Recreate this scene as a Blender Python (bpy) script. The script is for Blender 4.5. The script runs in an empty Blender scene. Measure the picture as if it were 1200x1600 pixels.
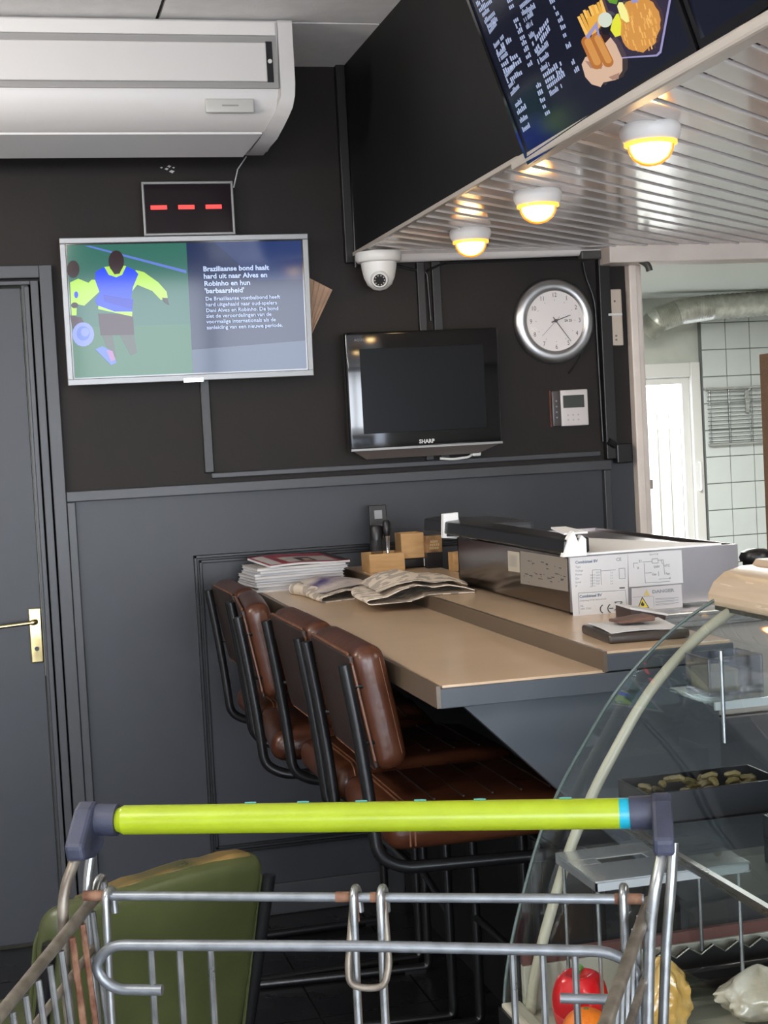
import bpy, bmesh, math, random
from mathutils import Vector, Matrix, noise
random.seed(7)
C = bpy.context.scene.collection
SC = bpy.context.scene
PI = math.pi
# ---------------------------------------------------------------- camera
EYE = 1.50; F = 2350.0; YW = 4.70                      # YW: the back wall
yc = Vector((5-600, 716-800, F)).normalized()          # world +Y seen from the camera (x right, y down, z forward)
dn = Vector((1, -.053, 0)).cross(yc).normalized()
if dn.y < 0: dn = -dn
zc = -dn; xc = yc.cross(zc)
if xc.x < 0: xc = -xc
RW = Matrix((xc, yc, zc)).transposed()                 # world -> camera
cam_d = bpy.data.cameras.new('camera'); cam = bpy.data.objects.new('camera', cam_d); C.objects.link(cam)
cam_d.sensor_fit = 'VERTICAL'; cam_d.sensor_height = 24.0; cam_d.lens = F*24.0/1600.0; cam_d.clip_start = .05
r_, d_, f_ = RW[0], RW[1], RW[2]
m = Matrix(((r_[0], -d_[0], -f_[0]), (r_[1], -d_[1], -f_[1]), (r_[2], -d_[2], -f_[2]))).to_4x4()
m.translation = (0, 0, EYE); cam.matrix_world = m; SC.camera = cam
def at(x, y, ax, v):
    """the point of the plane axis=v that the photograph shows at pixel x, y"""
    d = RW.transposed() @ Vector((x-600, y-800, F)); o = Vector((0, 0, EYE))
    return o + d*((v-o[ax])/d[ax])
# ---------------------------------------------------------------- world, light, exposure
SC.view_settings.view_transform = 'Standard'; SC.view_settings.look = 'None'
SC.view_settings.exposure = 0.15; SC.view_settings.gamma = 1.0; SC.view_settings.use_curve_mapping = False
w = bpy.data.worlds.new('overcast_sky'); SC.world = w; w.use_nodes = True
wn = w.node_tree.nodes; wl = w.node_tree.links
bg = wn['Background']; tc = wn.new('ShaderNodeTexCoord'); sp = wn.new('ShaderNodeSeparateXYZ'); cr = wn.new('ShaderNodeValToRGB')
wl.new(tc.outputs['Generated'], sp.inputs[0]); wl.new(sp.outputs['Z'], cr.inputs[0]); wl.new(cr.outputs[0], bg.inputs[0])
cr.color_ramp.elements[0].position = 0.0; cr.color_ramp.elements[0].color = (.86, .92, 1, 1)
cr.color_ramp.elements[1].position = 0.9; cr.color_ramp.elements[1].color = (.62, .76, 1, 1)
bg.inputs['Strength'].default_value = 15.0
def area(name, loc, rot, sx, sy, power, col=(1, 1, 1)):
    l = bpy.data.lights.new(name, 'AREA'); l.shape = 'RECTANGLE'; l.size = sx; l.size_y = sy; l.energy = power; l.color = col
    o = bpy.data.objects.new(name, l); C.objects.link(o); o.location = loc; o.rotation_euler = rot; return o
pt = area('shop_window_portal', (0.3, -2.55, 1.45), (PI/2, 0, 0), 4.6, 2.3, 1); pt.data.cycles.is_portal = True
area('kitchen_added_fill', (3.6, 8.0, 2.38), (0, 0, 0), 1.2, 1.2, 190, (1, 1, .95))  # fill lamp added out of view to brighten the kitchen
for lx, ly, lw_ in ((-.9, 3.0, 42), (-.9, 1.0, 42), (.3, -.9, 42)):  # added fill lamps without fixtures, to brighten ceiling and room
    l_ = bpy.data.lights.new('room_added_fill', 'POINT'); l_.energy = lw_; l_.shadow_soft_size = .12; l_.color = (1, .94, .86)
    o_ = bpy.data.objects.new('room_added_fill', l_); C.objects.link(o_); o_.location = (lx, ly, 2.25)
su_ = bpy.data.lights.new('sun', 'SUN'); su_.energy = 12; su_.angle = .05; su_.color = (1, .95, .86)
so_ = bpy.data.objects.new('sun', su_); C.objects.link(so_); so_.rotation_euler = (math.radians(8), math.radians(-38), 0)
area('counter_added_fill', (2.6, 1.2, 2.05), (0, 0, 0), .6, .6, 30, (1, .9, .78))  # added warm fill light, no fixture stands here

# ---------------------------------------------------------------- materials
MATS = {}
def pm(name, col, rough=.5, metal=0., var=0., scale=8., bump=0., bscale=None, coat=0., emit=None, es=0., spec=.5, sheen=0., col2=None, stretch=None):
    if name in MATS: return MATS[name]
    m = bpy.data.materials.new(name); m.use_nodes = True; n = m.node_tree.nodes; l = m.node_tree.links
    b = n['Principled BSDF']; b.inputs['Roughness'].default_value = rough; b.inputs['Metallic'].default_value = metal
    b.inputs['Specular IOR Level'].default_value = spec; b.inputs['Coat Weight'].default_value = coat
    b.inputs['Coat Roughness'].default_value = .08; b.inputs['Sheen Weight'].default_value = sheen
    b.inputs['Base Color'].default_value = (*col, 1)
    tc = n.new('ShaderNodeTexCoord'); mp = n.new('ShaderNodeMapping'); l.new(tc.outputs['Object'], mp.inputs[0])
    if stretch: mp.inputs['Scale'].default_value = stretch
    if var > 0 or col2:
        t = n.new('ShaderNodeTexNoise'); t.inputs['Scale'].default_value = scale; t.inputs['Detail'].default_value = 6
        r = n.new('ShaderNodeValToRGB'); l.new(mp.outputs[0], t.inputs[0]); l.new(t.outputs[0], r.inputs[0])
        c2 = col2 if col2 else tuple(min(1, c*(1+var)) for c in col)
        c1 = col if col2 else tuple(c*(1-var) for c in col)
        r.color_ramp.elements[0].position = .35; r.color_ramp.elements[0].color = (*c1, 1)
        r.color_ramp.elements[1].position = .68; r.color_ramp.elements[1].color = (*c2, 1)
        l.new(r.outputs[0], b.inputs['Base Color'])
        mr = n.new('ShaderNodeMapRange'); l.new(t.outputs[0], mr.inputs[0]); mr.inputs[3].default_value = max(0, rough-.07); mr.inputs[4].default_value = min(1, rough+.07)
        l.new(mr.outputs[0], b.inputs['Roughness'])
    if bump > 0:
        t2 = n.new('ShaderNodeTexNoise'); t2.inputs['Scale'].default_value = bscale or scale*4; t2.inputs['Detail'].default_value = 4
        l.new(mp.outputs[0], t2.inputs[0]); bp = n.new('ShaderNodeBump'); bp.inputs['Strength'].default_value = bump; bp.inputs['Distance'].default_value = .002
        l.new(t2.outputs[0], bp.inputs['Height']); l.new(bp.outputs[0], b.inputs['Normal'])
    if emit: b.inputs['Emission Color'].default_value = (*emit, 1); b.inputs['Emission Strength'].default_value = es
    MATS[name] = m; return m
def glass(name, tint=(1, 1, 1), refl=1.0, rough=.02, film=0.0):
    m = bpy.data.materials.new(name); m.use_nodes = True; n = m.node_tree.nodes; l = m.node_tree.links; n.remove(n['Principled BSDF'])
    t = n.new('ShaderNodeBsdfTransparent'); t.inputs[0].default_value = (*tint, 1)
    g = n.new('ShaderNodeBsdfGlossy'); g.inputs['Roughness'].default_value = rough
    f = n.new('ShaderNodeLayerWeight'); f.inputs[0].default_value = .5; pw_ = n.new('ShaderNodeMath'); pw_.operation = 'POWER'; pw_.inputs[1].default_value = 5
    mu = n.new('ShaderNodeMath'); mu.operation = 'MULTIPLY_ADD'; mu.inputs[1].default_value = refl*.6; mu.inputs[2].default_value = film+.045*refl; mu.use_clamp = True
    l.new(f.outputs['Facing'], pw_.inputs[0])
    x = n.new('ShaderNodeMixShader'); l.new(pw_.outputs[0], mu.inputs[0]); l.new(mu.outputs[0], x.inputs[0]); l.new(t.outputs[0], x.inputs[1]); l.new(g.outputs[0], x.inputs[2])
    l.new(x.outputs[0], n['Material Output'].inputs[0]); return m
def screen(name, col, s, rough=.08, spec=.25):
    return pm(name, (.002, .002, .003), rough, emit=col, es=s, spec=spec)
def wood(name, c1, c2, scale=14, rough=.5, stretch=(1, 9, 9)):
    return pm(name, c1, rough, col2=c2, scale=scale, bump=.15, stretch=stretch)
BLACKWALL = pm('black_brown_wall_paint', (.0155, .0112, .0092), .6, var=.25, scale=3, bump=.25, bscale=60, spec=.3)
TINTWALL = pm('dark_satin_paint_window_tint', (.031, .034, .042), .45, var=.22, scale=2.2, bump=.1, bscale=40)  # bluish window light on the lower wall is put into this colour
NAVYTRIM = pm('dark_grey_blue_trim_paint', (.042, .043, .048), .4, var=.15, scale=5)
BLACKPL = pm('black_plastic', (.008, .008, .009), .35)
GLOSSBLK = pm('gloss_black_plastic', (.006, .006, .007), .08, coat=.5)
BLACKTUBE = pm('black_powder_coated_steel', (.008, .008, .009), .3, spec=.6)
WHITE = pm('white_plastic', (.72, .71, .69), .35)
CEIL = pm('ceiling_board', (.88, .87, .86), .85, var=.03, scale=20, bump=.3, bscale=150)
SEAM = pm('dark_seam', (.03, .03, .03), .7)
SILVER = pm('silver_grey_plastic', (.27, .27, .27), .35, metal=.35)
CHROME = pm('galvanised_wire', (.33, .34, .34), .3, metal=.9, var=.18, scale=40)
ROD = pm('dull_zinc_rod', (.21, .225, .24), .42, metal=.7, var=.15, scale=60)
RUST = pm('rusty_steel', (.11, .04, .02), .75, metal=.2, col2=(.24, .13, .08), scale=80)
OLDROD = pm('worn_brown_grey_rod', (.12, .10, .08), .45, metal=.6, col2=(.24, .21, .17), scale=50)
STEEL = pm('brushed_steel', (.5, .5, .5), .28, metal=1., var=.1, scale=6, stretch=(1, 1, 30))
BRASS = pm('polished_brass', (.78, .62, .3), .22, metal=1., var=.1, scale=30)
LEATHER = pm('brown_leather', (.050, .015, .007), .3, col2=(.088, .029, .013), scale=9, bump=.5, bscale=38)
LEATHERD = pm('dark_brown_back_vinyl', (.030, .016, .012), .5, var=.2, scale=14, bump=.3, bscale=120)
LEATHERE = pm('tan_worn_leather_piping', (.17, .07, .035), .4, var=.3, scale=30)
OLIVE = pm('olive_green_vinyl', (.058, .068, .022), .42, var=.2, scale=6, bump=.25, bscale=70)
OLIVEW = pm('olive_vinyl_worn_top', (.06, .058, .02), .3, col2=(.26, .16, .05), scale=12)
TOPLAM = pm('beige_laminate', (.58, .42, .28), .24, var=.03, scale=3)
GREYPNL = pm('grey_blue_panel', (.062, .072, .085), .45, var=.08, scale=4)
BROWNEDGE = pm('brown_laminate_edge', (.11, .08, .055), .35, var=.1, scale=12)
PVC = pm('white_pvc_slat', (.76, .71, .67), .14, var=.03, scale=5, spec=.7)
PVCG = pm('pvc_groove', (.34, .30, .27), .4)
CREAM = pm('cream_paint', (.78, .68, .60), .45, var=.06, scale=9)
KWALL = pm('kitchen_wall_paint', (.55, .57, .52), .6, var=.04)
TILE = pm('white_glazed_tile', (.62, .66, .65), .15, var=.03, scale=3)
GROUT = pm('grey_grout', (.2, .22, .21), .8)
FLOORT = pm('black_floor_tile', (.009, .009, .01), .28, var=.3, scale=3)
FLOORG = pm('floor_grout', (.05, .045, .04), .8)
PAPER = pm('white_paper', (.66, .66, .67), .7)
NEWSP = pm('newsprint', (.48, .42, .35), .85, var=.1, scale=20)
INK = pm('ink_dark', (.06, .06, .07), .7)
INKG = pm('ink_grey', (.28, .29, .31), .7)
WOODL = wood('light_bamboo', (.52, .3, .12), (.62, .38, .17), 10, .45)

# ---------------------------------------------------------------- mesh helpers
class MB:
    def __init__(s): s.v = []; s.f = []; s.m = []; s.mats = []
    def mi(s, mat):
        if mat not in s.mats: s.mats.append(mat)
        return s.mats.index(mat)
    def add(s, vs, fs, mat):
        k = len(s.v); i = s.mi(mat); s.v += [Vector(p) for p in vs]
        for f in fs: s.f.append([k+q for q in f]); s.m.append(i)
        return s
    def box(s, x0, x1, y0, y1, z0, z1, mat):
        x0, x1 = sorted((x0, x1)); y0, y1 = sorted((y0, y1)); z0, z1 = sorted((z0, z1))
        return s.add([(x0,y0,z0),(x1,y0,z0),(x1,y1,z0),(x0,y1,z0),(x0,y0,z1),(x1,y0,z1),(x1,y1,z1),(x0,y1,z1)],
                     [(3,2,1,0),(4,5,6,7),(0,1,5,4),(1,2,6,5),(2,3,7,6),(3,0,4,7)], mat)
    def hexa(s, b, t, mat):                              # four bottom, four top corners
        return s.add(list(b)+list(t), [(3,2,1,0),(4,5,6,7),(0,1,5,4),(1,2,6,5),(2,3,7,6),(3,0,4,7)], mat)
    def poly(s, pts, n, mat):                            # a polygon extruded by the vector n
        k = len(pts); n = Vector(n); a = [Vector(p) for p in pts]
        return s.add(a+[p+n for p in a], [tuple(range(k-1, -1, -1)), tuple(range(k, 2*k))]+[(i, (i+1) % k, k+(i+1) % k, k+i) for i in range(k)], mat)
    def tube(s, pts, r, mat, n=10, closed=False, smooth=0, cap=True):
        P = [Vector(p) for p in pts]
        if smooth:
            Q = [P[0]]
            for i in range(1, len(P)-1):
                a, b, c = P[i-1], P[i], P[i+1]; d = min(smooth, (a-b).length*.48, (c-b).length*.48)
                p0 = b+(a-b).normalized()*d; p1 = b+(c-b).normalized()*d
                for k in range(6):
                    t = k/5; Q.append((p0*(1-t)+b*t)*(1-t)+(b*(1-t)+p1*t)*t)
            Q.append(P[-1]); P = Q
        N = len(P); T = []
        for i in range(N):
            a = P[i-1] if (i or closed) else P[i]; b = P[(i+1) % N] if (i < N-1 or closed) else P[i]
            t = (b-a); T.append(t.normalized() if t.length > 1e-9 else Vector((0, 0, 1)))
        up = Vector((0, 0, 1)) if abs(T[0].z) < .9 else Vector((1, 0, 0))
        nrm = T[0].cross(up).normalized(); vs = []; fs = []
        rr = r if isinstance(r, (list, tuple)) else [r]*N
        for i in range(N):
            nrm = (nrm-T[i]*nrm.dot(T[i])).normalized(); bi = T[i].cross(nrm)
            for k in range(n):
                a = 2*PI*k/n; vs.append(P[i]+(nrm*math.cos(a)+bi*math.sin(a))*rr[min(i, len(rr)-1)])
        for i in range(N if closed else N-1):
            j = (i+1) % N
            for k in range(n): fs.append((i*n+k, i*n+(k+1) % n, j*n+(k+1) % n, j*n+k))
        if cap and not closed: fs += [tuple(range(n-1, -1, -1)), tuple((N-1)*n+k for k in range(n))]
        return s.add(vs, fs, mat)
    def lathe(s, prof, c, mat, n=32, axis='z', ang=None):  # prof: (radius, height)
        c = Vector(c); vs = []; fs = []
        for r, h in prof:
            for k in range(n):
                a = 2*PI*k/n; x, y = r*math.cos(a), r*math.sin(a)
                vs.append(c+(Vector((x, y, h)) if axis == 'z' else Vector((x, h, y)) if axis == 'y' else Vector((h, x, y))))
        for i in range(len(prof)-1):
            for k in range(n):
                q = (i*n+k, i*n+(k+1) % n, (i+1)*n+(k+1) % n, (i+1)*n+k)
                fs.append(q if axis == 'z' else q[::-1])
        return s.add(vs, fs, mat)
    def rbox(s, c, size, r, mat, n=6, fn=None):
        c = Vector(c); h = [q/2 for q in size]; r = min(r, min(h)*.999)
        def line(hh):
            e = [-hh, -hh+r*.12, -hh+r*.35, -hh+r*.65, -hh+r]
            mid = [(-hh+r)+(2*(hh-r))*k/n for k in range(1, n)]
            return e+mid+[-q for q in reversed(e)]
        L = [line(q) for q in h]; vs = []; fs = []; idx = {}
        def vid(p):
            key = tuple(round(q, 6) for q in p)
            if key not in idx:
                inn = Vector([max(-(h[k]-r), min(h[k]-r, p[k])) for k in range(3)]); d = Vector(p)-inn
                q = inn+d.normalized()*r if d.length > 1e-9 else Vector(p)
                if fn: q = fn(q, h)
                idx[key] = len(vs); vs.append(c+q)
            return idx[key]
        for ax in range(3):
            a, b = [(1, 2), (2, 0), (0, 1)][ax]
            for sg in (-1, 1):
                for i in range(len(L[a])-1):
                    for j in range(len(L[b])-1):
                        q = []
                        for (u, v) in ((i, j), (i+1, j), (i+1, j+1), (i, j+1)):
                            p = [0, 0, 0]; p[ax] = sg*h[ax]; p[a] = L[a][u]; p[b] = L[b][v]; q.append(vid(p))
                        fs.append(tuple(q if sg > 0 else q[::-1]))
        return s.add(vs, fs, mat)
    def grid(s, fn, nu, nv, mat, th=0.):
        vs = [Vector(fn(i/nu, j/nv)) for j in range(nv+1) for i in range(nu+1)]
        fs = [(j*(nu+1)+i, j*(nu+1)+i+1, (j+1)*(nu+1)+i+1, (j+1)*(nu+1)+i) for j in range(nv) for i in range(nu)]
        if th:
            k = len(vs); vs2 = [p-Vector((0, 0, th)) for p in vs]
            rim = [(j*(nu+1), (j+1)*(nu+1)) for j in range(nv)]
            fs2 = [tuple(k+q for q in f[::-1]) for f in fs]
            edge = [i for i in range(nu+1)]+[j*(nu+1)+nu for j in range(1, nv+1)]+[nv*(nu+1)+i for i in range(nu-1, -1, -1)]+[j*(nu+1) for j in range(nv-1, 0, -1)]
            fs3 = [(edge[i], k+edge[i], k+edge[(i+1) % len(edge)], edge[(i+1) % len(edge)]) for i in range(len(edge))]
            return s.add(vs+vs2, fs+fs2+fs3, mat)
        return s.add(vs, fs, mat)
    def text(s, body, size, o, ux, uy, mat, align='LEFT', bold=0., wide=1.):
        cu = bpy.data.curves.new('t', 'FONT'); cu.body = body; cu.size = size; cu.offset = bold; cu.align_x = align; cu.resolution_u = 2
        ob = bpy.data.objects.new('t', cu); me = bpy.data.meshes.new_from_object(ob)
        o, ux, uy = Vector(o), Vector(ux).normalized()*wide, Vector(uy).normalized()
        s.add([o+ux*v.co.x+uy*v.co.y for v in me.vertices], [tuple(p.vertices) for p in me.polygons], mat)
        bpy.data.objects.remove(ob); bpy.data.curves.remove(cu); bpy.data.meshes.remove(me); return s
    def build(s, name, parent=None, origin=None, smooth=False, bevel=0., label=None, kind=None):
        me = bpy.data.meshes.new(name); org = Vector(origin) if origin is not None else Vector((0, 0, 0))
        pw = wloc(parent) if parent else Vector((0, 0, 0))
        if parent and origin is None: org = pw
        me.from_pydata([tuple(v-org) for v in s.v], [], s.f)
        for mt in s.mats: me.materials.append(mt)
        for p, i in zip(me.polygons, s.m): p.material_index = i
        me.update()
        if smooth:
            me.shade_smooth(); me.set_sharp_from_angle(angle=math.radians(38 if smooth is True else smooth))
        ob = bpy.data.objects.new(name, me); C.objects.link(ob)
        if parent: ob.parent = parent; ob.location = org-pw
        else: ob.location = org
        if bevel:
            b = ob.modifiers.new('bevel', 'BEVEL'); b.width = bevel; b.segments = 2; b.limit_method = 'ANGLE'; b.harden_normals = False
        if label: ob['label'] = label
        if kind: ob['kind'] = kind
        return ob
def wloc(o):
    p = Vector((0, 0, 0))
    while o: p = p+o.location; o = o.parent
    return p
def tag(o, label, cat, group=None):
    o['label'] = label; o['category'] = cat
    if group: o['group'] = group
    return o
def thing(name, label, cat, loc, group=None):
    o = bpy.data.objects.new(name, None); o.empty_display_size = .05; C.objects.link(o); o.location = loc
    return tag(o, label, cat, group)
def copy_tree(o, parent=None):
    c = o.copy(); C.objects.link(c); c.parent = parent
    for ch in [q for q in list(C.objects) if q.parent == o]: copy_tree(ch, c)
    return c
def struct(mb, name, parent=None, **k):
    o = mb.build(name, parent, **k)
    if not parent: o['kind'] = 'structure'
    return o
def B(x0, x1, y0, y1, z0, z1, mat): return MB().box(x0, x1, y0, y1, z0, z1, mat)
class Pic:                                               # flat printed or displayed shapes on a plane
    def __init__(s, o, ux, uy, nrm): s.o = Vector(o); s.ux = Vector(ux); s.uy = Vector(uy); s.n = Vector(nrm).normalized(); s.k = 0; s.mb = MB()
    def P(s, u, v): return s.o+s.ux*u+s.uy*v+s.n*(.0004+s.k*.00025)
    def poly(s, pts, mat):
        s.mb.add([s.P(*p) for p in pts], [tuple(range(len(pts)))], mat); s.k += 1; return s
    def ell(s, cu, cv, ru, rv, mat, n=20): return s.poly([(cu+ru*math.cos(2*PI*i/n), cv+rv*math.sin(2*PI*i/n)) for i in range(n)], mat)
    def rect(s, u0, u1, v0, v1, mat): return s.poly([(u0, v0), (u1, v0), (u1, v1), (u0, v1)], mat)
    def text(s, t, size, u, v, mat, **k): s.mb.text(t, size, s.P(u, v), s.ux, s.uy, mat, **k); s.k += 1; return s
def pxmap(TL, TR, BR, BL):                               # pixel of a zoomed crop -> 0..1 on the surface
    def f(p):
        x, y = p; u, v = .5, .5
        for _ in range(12):
            X = (1-u)*(1-v)*TL[0]+u*(1-v)*TR[0]+u*v*BR[0]+(1-u)*v*BL[0]; Y = (1-u)*(1-v)*TL[1]+u*(1-v)*TR[1]+u*v*BR[1]+(1-u)*v*BL[1]
            a = (1-v)*(TR[0]-TL[0])+v*(BR[0]-BL[0]); b = (1-u)*(BL[0]-TL[0])+u*(BR[0]-TR[0])
            c = (1-v)*(TR[1]-TL[1])+v*(BR[1]-BL[1]); d = (1-u)*(BL[1]-TL[1])+u*(BR[1]-TR[1])
            D = a*d-b*c; ex, ey = x-X, y-Y; u += (d*ex-b*ey)/D; v += (a*ey-c*ex)/D
        return u, v
    return f

# ================================================================ THE SETTING
fl = B(-2.4, 6.2, -2.6, 10.6, -.12, -.008, FLOORG); floor = struct(fl, 'floor')
tw = .30; ft = None
for i in range(-3, 8):
    for j in range(3, 16):
        x, y = .112+i*tw, .2+j*tw
        if y+tw > 4.72: continue
        if ft is None:
            ft = B(0, tw-.005, 0, tw-.005, -.008, 0, FLOORT).build('floor_tile', floor, origin=(0, 0, 0), bevel=0); ft.location = (x, y, 0)
        else:
            c = ft.copy(); c.location = (x, y, 0); C.objects.link(c)
B(-2.4, .112-.9, -2.6, 4.7, -.008, 0, FLOORT).add([], [], FLOORT).build('floor_covering', floor, kind='stuff')
B(.112-.9, 2.5, -2.6, 1.095, -.008, 0, pm('added_bounce_floor', (.68, .66, .64), .5)).build('floor_covering', floor, kind='stuff')  # pale floor added out of view to bounce light onto the ceiling
B(2.515, 6.2, -2.6, 10.6, -.008, 0, pm('kitchen_floor', (.16, .15, .14), .5)).build('floor_covering', floor, kind='stuff')

wb = MB()
wb.box(-2.4, -.86, YW, YW+.12, 0, 2.68, BLACKWALL)
wb.box(-.86, .105, YW, YW+.12, 2.02, 2.68, BLACKWALL)
wb.box(.105, 2.05, YW, YW+.12, 1.385, 2.68, BLACKWALL).box(.105, 2.05, YW, YW+.12, 0, 1.385, TINTWALL)
wb.box(2.05, 2.9, YW, YW+.12, 2.10, 2.68, CREAM).box(2.9, 6.2, YW, YW+.12, 0, 2.68, CREAM)
wall = struct(wb, 'wall_back')
wl_ = struct(B(-2.52, -2.4, -2.6, 10.6, 0, 2.7, pm('side_wall_paint', (.62, .60, .57), .6)), 'wall_left')
wr_ = struct(B(6.2, 6.32, -2.6, 10.6, 0, 2.7, KWALL), 'wall_right')
# shopfront behind the camera, open to the street
sf = MB(); sf.box(-2.4, 6.2, -2.6, -2.5, 0, .3, BLACKPL).box(-2.4, 6.2, -2.62, -2.48, 2.02, 2.7, BLACKPL).box(2.6, 6.2, -2.6, -2.5, .3, 2.6, KWALL).box(-2.4, -2.0, -2.6, -2.5, .3, 2.6, KWALL)  # unseen black upper band added to darken the television's reflection
wf = struct(sf, 'wall_front')
wfr = MB()
for x in (-2.0, -.75, .55, 1.6, 2.54): wfr.box(x, x+.06, -2.58, -2.52, .3, 2.6, WHITE)
wfr.box(-2.0, 2.6, -2.58, -2.52, .3, .36, WHITE).box(-2.0, 2.6, -2.58, -2.52, 2.54, 2.6, WHITE).box(-2.0, 2.6, -2.58, -2.52, 2.0, 2.05, WHITE)
struct(wfr, 'window_1')
struct(B(-12, 14, -16, -2.7, -.15, -.05, pm('street_paving', (.30, .30, .31), .8, var=.2, scale=1.5)), 'ground')
# suspended ceiling
ceil = struct(B(-2.4, 6.2, -2.6, 4.82, 2.692, 2.78, SEAM), 'ceiling')
ct = None
for i in range(-4, 2):
    for j in range(-1, 8):
        x0 = -.114+.6*i+.006; x1 = x0+.588; y1 = 4.206-.6*(j-0)+.0; y0 = y1-.588
        if j == -1: y0, y1 = 4.218, 4.70
        if i == 1: x0, x1 = .492, 1.12
        B(x0, x1, y0, y1, 2.68, 2.692, CEIL).build('ceiling_tile', ceil)
for i in range(2, 10): B(1.18+.6*(i-2), 1.77+.6*(i-2), -2.5, 4.2, 2.68, 2.692, CEIL).build('ceiling_tile', ceil)

# --- panelling and trims on the back wall
def wtrim(name, x0, x1, z0, z1, d, mat, bev=.003): return struct(B(x0, x1, YW-d, YW, z0, z1, mat), name, bevel=bev)
wtrim('trim_1', .178, 1.965, 1.355, 1.388, .022, NAVYTRIM)
wtrim('trim_2', .627, 1.93, 1.402, 1.42, .014, NAVYTRIM)
wtrim('trim_3', .607, .637, 1.42, 2.2, .012, pm('trim_black_brown', (.011, .0095, .009), .4))
wtrim('trim_4', .178, .205, .02, 1.355, .022, NAVYTRIM)
wtrim('trim_5', 1.325, 1.352, 1.42, 2.06, .016, MATS['trim_black_brown'])
wtrim('trim_6', 1.375, 1.405, 1.42, 2.06, .016, MATS['trim_black_brown'])
wtrim('trim_7', 1.945, 1.985, 1.39, 2.055, .03, MATS['trim_black_brown'])
wtrim('trim_8', 1.935, 1.96, .02, 1.355, .022, NAVYTRIM)
wtrim('trim_9', 1.09, 1.12, 2.06, 2.68, .03, MATS['trim_black_brown'])
mo = MB()                                                # the moulding rectangle behind the stools, in two beads
for o_, d in ((0, .014), (.016, .008)):
    mo.box(.556+o_, .566+o_, YW-d, YW, .215+o_, 1.165-o_, BLACKPL).box(.556+o_, 1.9-o_, YW-d, YW, 1.155-o_, 1.165-o_, BLACKPL)
    mo.box(.556+o_, 1.9-o_, YW-d, YW, .215+o_, .225+o_, BLACKPL).box(1.89-o_, 1.9-o_, YW-d, YW, .215+o_, 1.165-o_, BLACKPL)
struct(mo, 'trim_10', bevel=.002)
struct(B(.205, 1.18, YW-.012, YW, 0, .10, NAVYTRIM), 'baseboard_back', bevel=.003)
# --- door with frame
dd = MB(); dd.box(-.86, .083, YW+.005, YW+.045, .008, 2.012, TINTWALL)
door = struct(dd, 'door_1', bevel=.002)
df = MB()
df.box(.140, .178, YW-.03, YW+.10, 0, 2.075, NAVYTRIM).box(-.87, .140, YW-.03, YW+.10, 2.037, 2.075, NAVYTRIM)
df.box(.112, .136, YW-.018, YW+.10, 0, 2.031, NAVYTRIM).box(-.87, .112, YW-.018, YW+.10, 2.018, 2.031, NAVYTRIM)
df.box(.093, .108, YW-.008, YW+.10, 0, 2.015, NAVYTRIM).box(-.95, -.87, YW-.03, YW+.10, 0, 2.075, NAVYTRIM)
df.build('door_frame', door, bevel=.002, kind='structure')
df2 = MB(); df2.box(.086, .140, YW+.0, YW+.04, 0, 2.03, BLACKPL); df2.build('door_gap', door)
dh = MB()
dh.rbox((.063, YW-.001, .955), (.038, .01, .168), .004, BRASS, n=2); ph = dh.build('handle_plate', door, smooth=True, label='brass back plate')
MB().tube([(.063, YW-.004, 1.0), (.063, YW-.045, 1.0), (.045, YW-.05, .999), (-.045, YW-.05, .994)], [.009]*7+[.0085, .007, .006], BRASS, n=12, smooth=.01).build('handle', door, smooth=True, label='brass lever handle')
kh = MB(); kh.lathe([(0, -.008), (.007, -.008), (.007, 0)], (.063, YW-.004, .915), BLACKPL, 12, 'y'); kh.build('keyhole', door)

# --- soffit, slatted ceiling, opening to the kitchen
sof = struct(B(1.12, 1.2, .6, YW-.001, 2.088, 2.68, pm('soffit_black_paint', (.0065, .0063, .0065), .55, spec=.3, var=.15, scale=3)), 'wall_soffit')
struct(B(1.112, 1.124, 3.1, YW-.03, 2.080, 2.092, pm('soffit_edge_strip', (.5, .45, .4), .3)), 'trim_11', bevel=.002)
struct(B(1.098, 1.135, .6, 3.1, 2.060, 2.084, MATS['soffit_edge_strip']), 'trim_15', bevel=.006)
zs = 2.085; a_ = math.radians(40); sd = Vector((math.cos(a_), math.sin(a_), 0)); sn = Vector((-sd.y, sd.x, 0)); pitch = .0705
zone = (1.128, 5.9, .6, 4.585)
slc = struct(B(1.2, 6.2, -.6, 4.585, zs+.012, zs+.03, PVCG), 'ceiling_slatted')
def clip(poly, z):
    for ax, v, sg in ((0, z[0], 1), (0, z[1], -1), (1, z[2], 1), (1, z[3], -1)):
        out = []
        for i in range(len(poly)):
            p, q = poly[i], poly[(i+1) % len(poly)]; dp, dq = (p[ax]-v)*sg, (q[ax]-v)*sg
            if dp >= 0: out.append(p)
            if dp*dq < 0: out.append(tuple(p[k]+(q[k]-p[k])*dp/(dp-dq) for k in (0, 1)))
        poly = out
        if not poly: break
    return poly
for k in range(-50, 60):
    base = Vector((1.1, 2.19, 0))+sn*(k*pitch)
    a, b = base-sd*6, base+sd*6; e1, e2 = sn*.003, sn*(pitch-.006)
    pl2 = clip([(q.x, q.y) for q in (a+e1, b+e1, b+e2, a+e2)], zone)
    if len(pl2) < 3: continue
    mb = MB().poly([(p[0], p[1], zs) for p in pl2], (0, 0, .012), PVC)
    # raised lip along the joint
    e3 = sn*.0095; pl3 = clip([(q.x, q.y) for q in (a+e1, b+e1, b+e3, a+e3)], zone)
    if len(pl3) >= 3: mb.poly([(p[0], p[1], zs-.004) for p in pl3], (0, 0, .0045), PVC)
    mb.build('slat', slc)
struct(MB().tube([(1.235, YW-.02, 2.075), (2.045, YW-.02, 2.085)], .018, PVC, n=12), 'trim_12', smooth=True)
struct(B(1.95, 6.2, 4.585, YW, 2.03, 2.10, CREAM), 'beam_kitchen_opening', bevel=.004)
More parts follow.
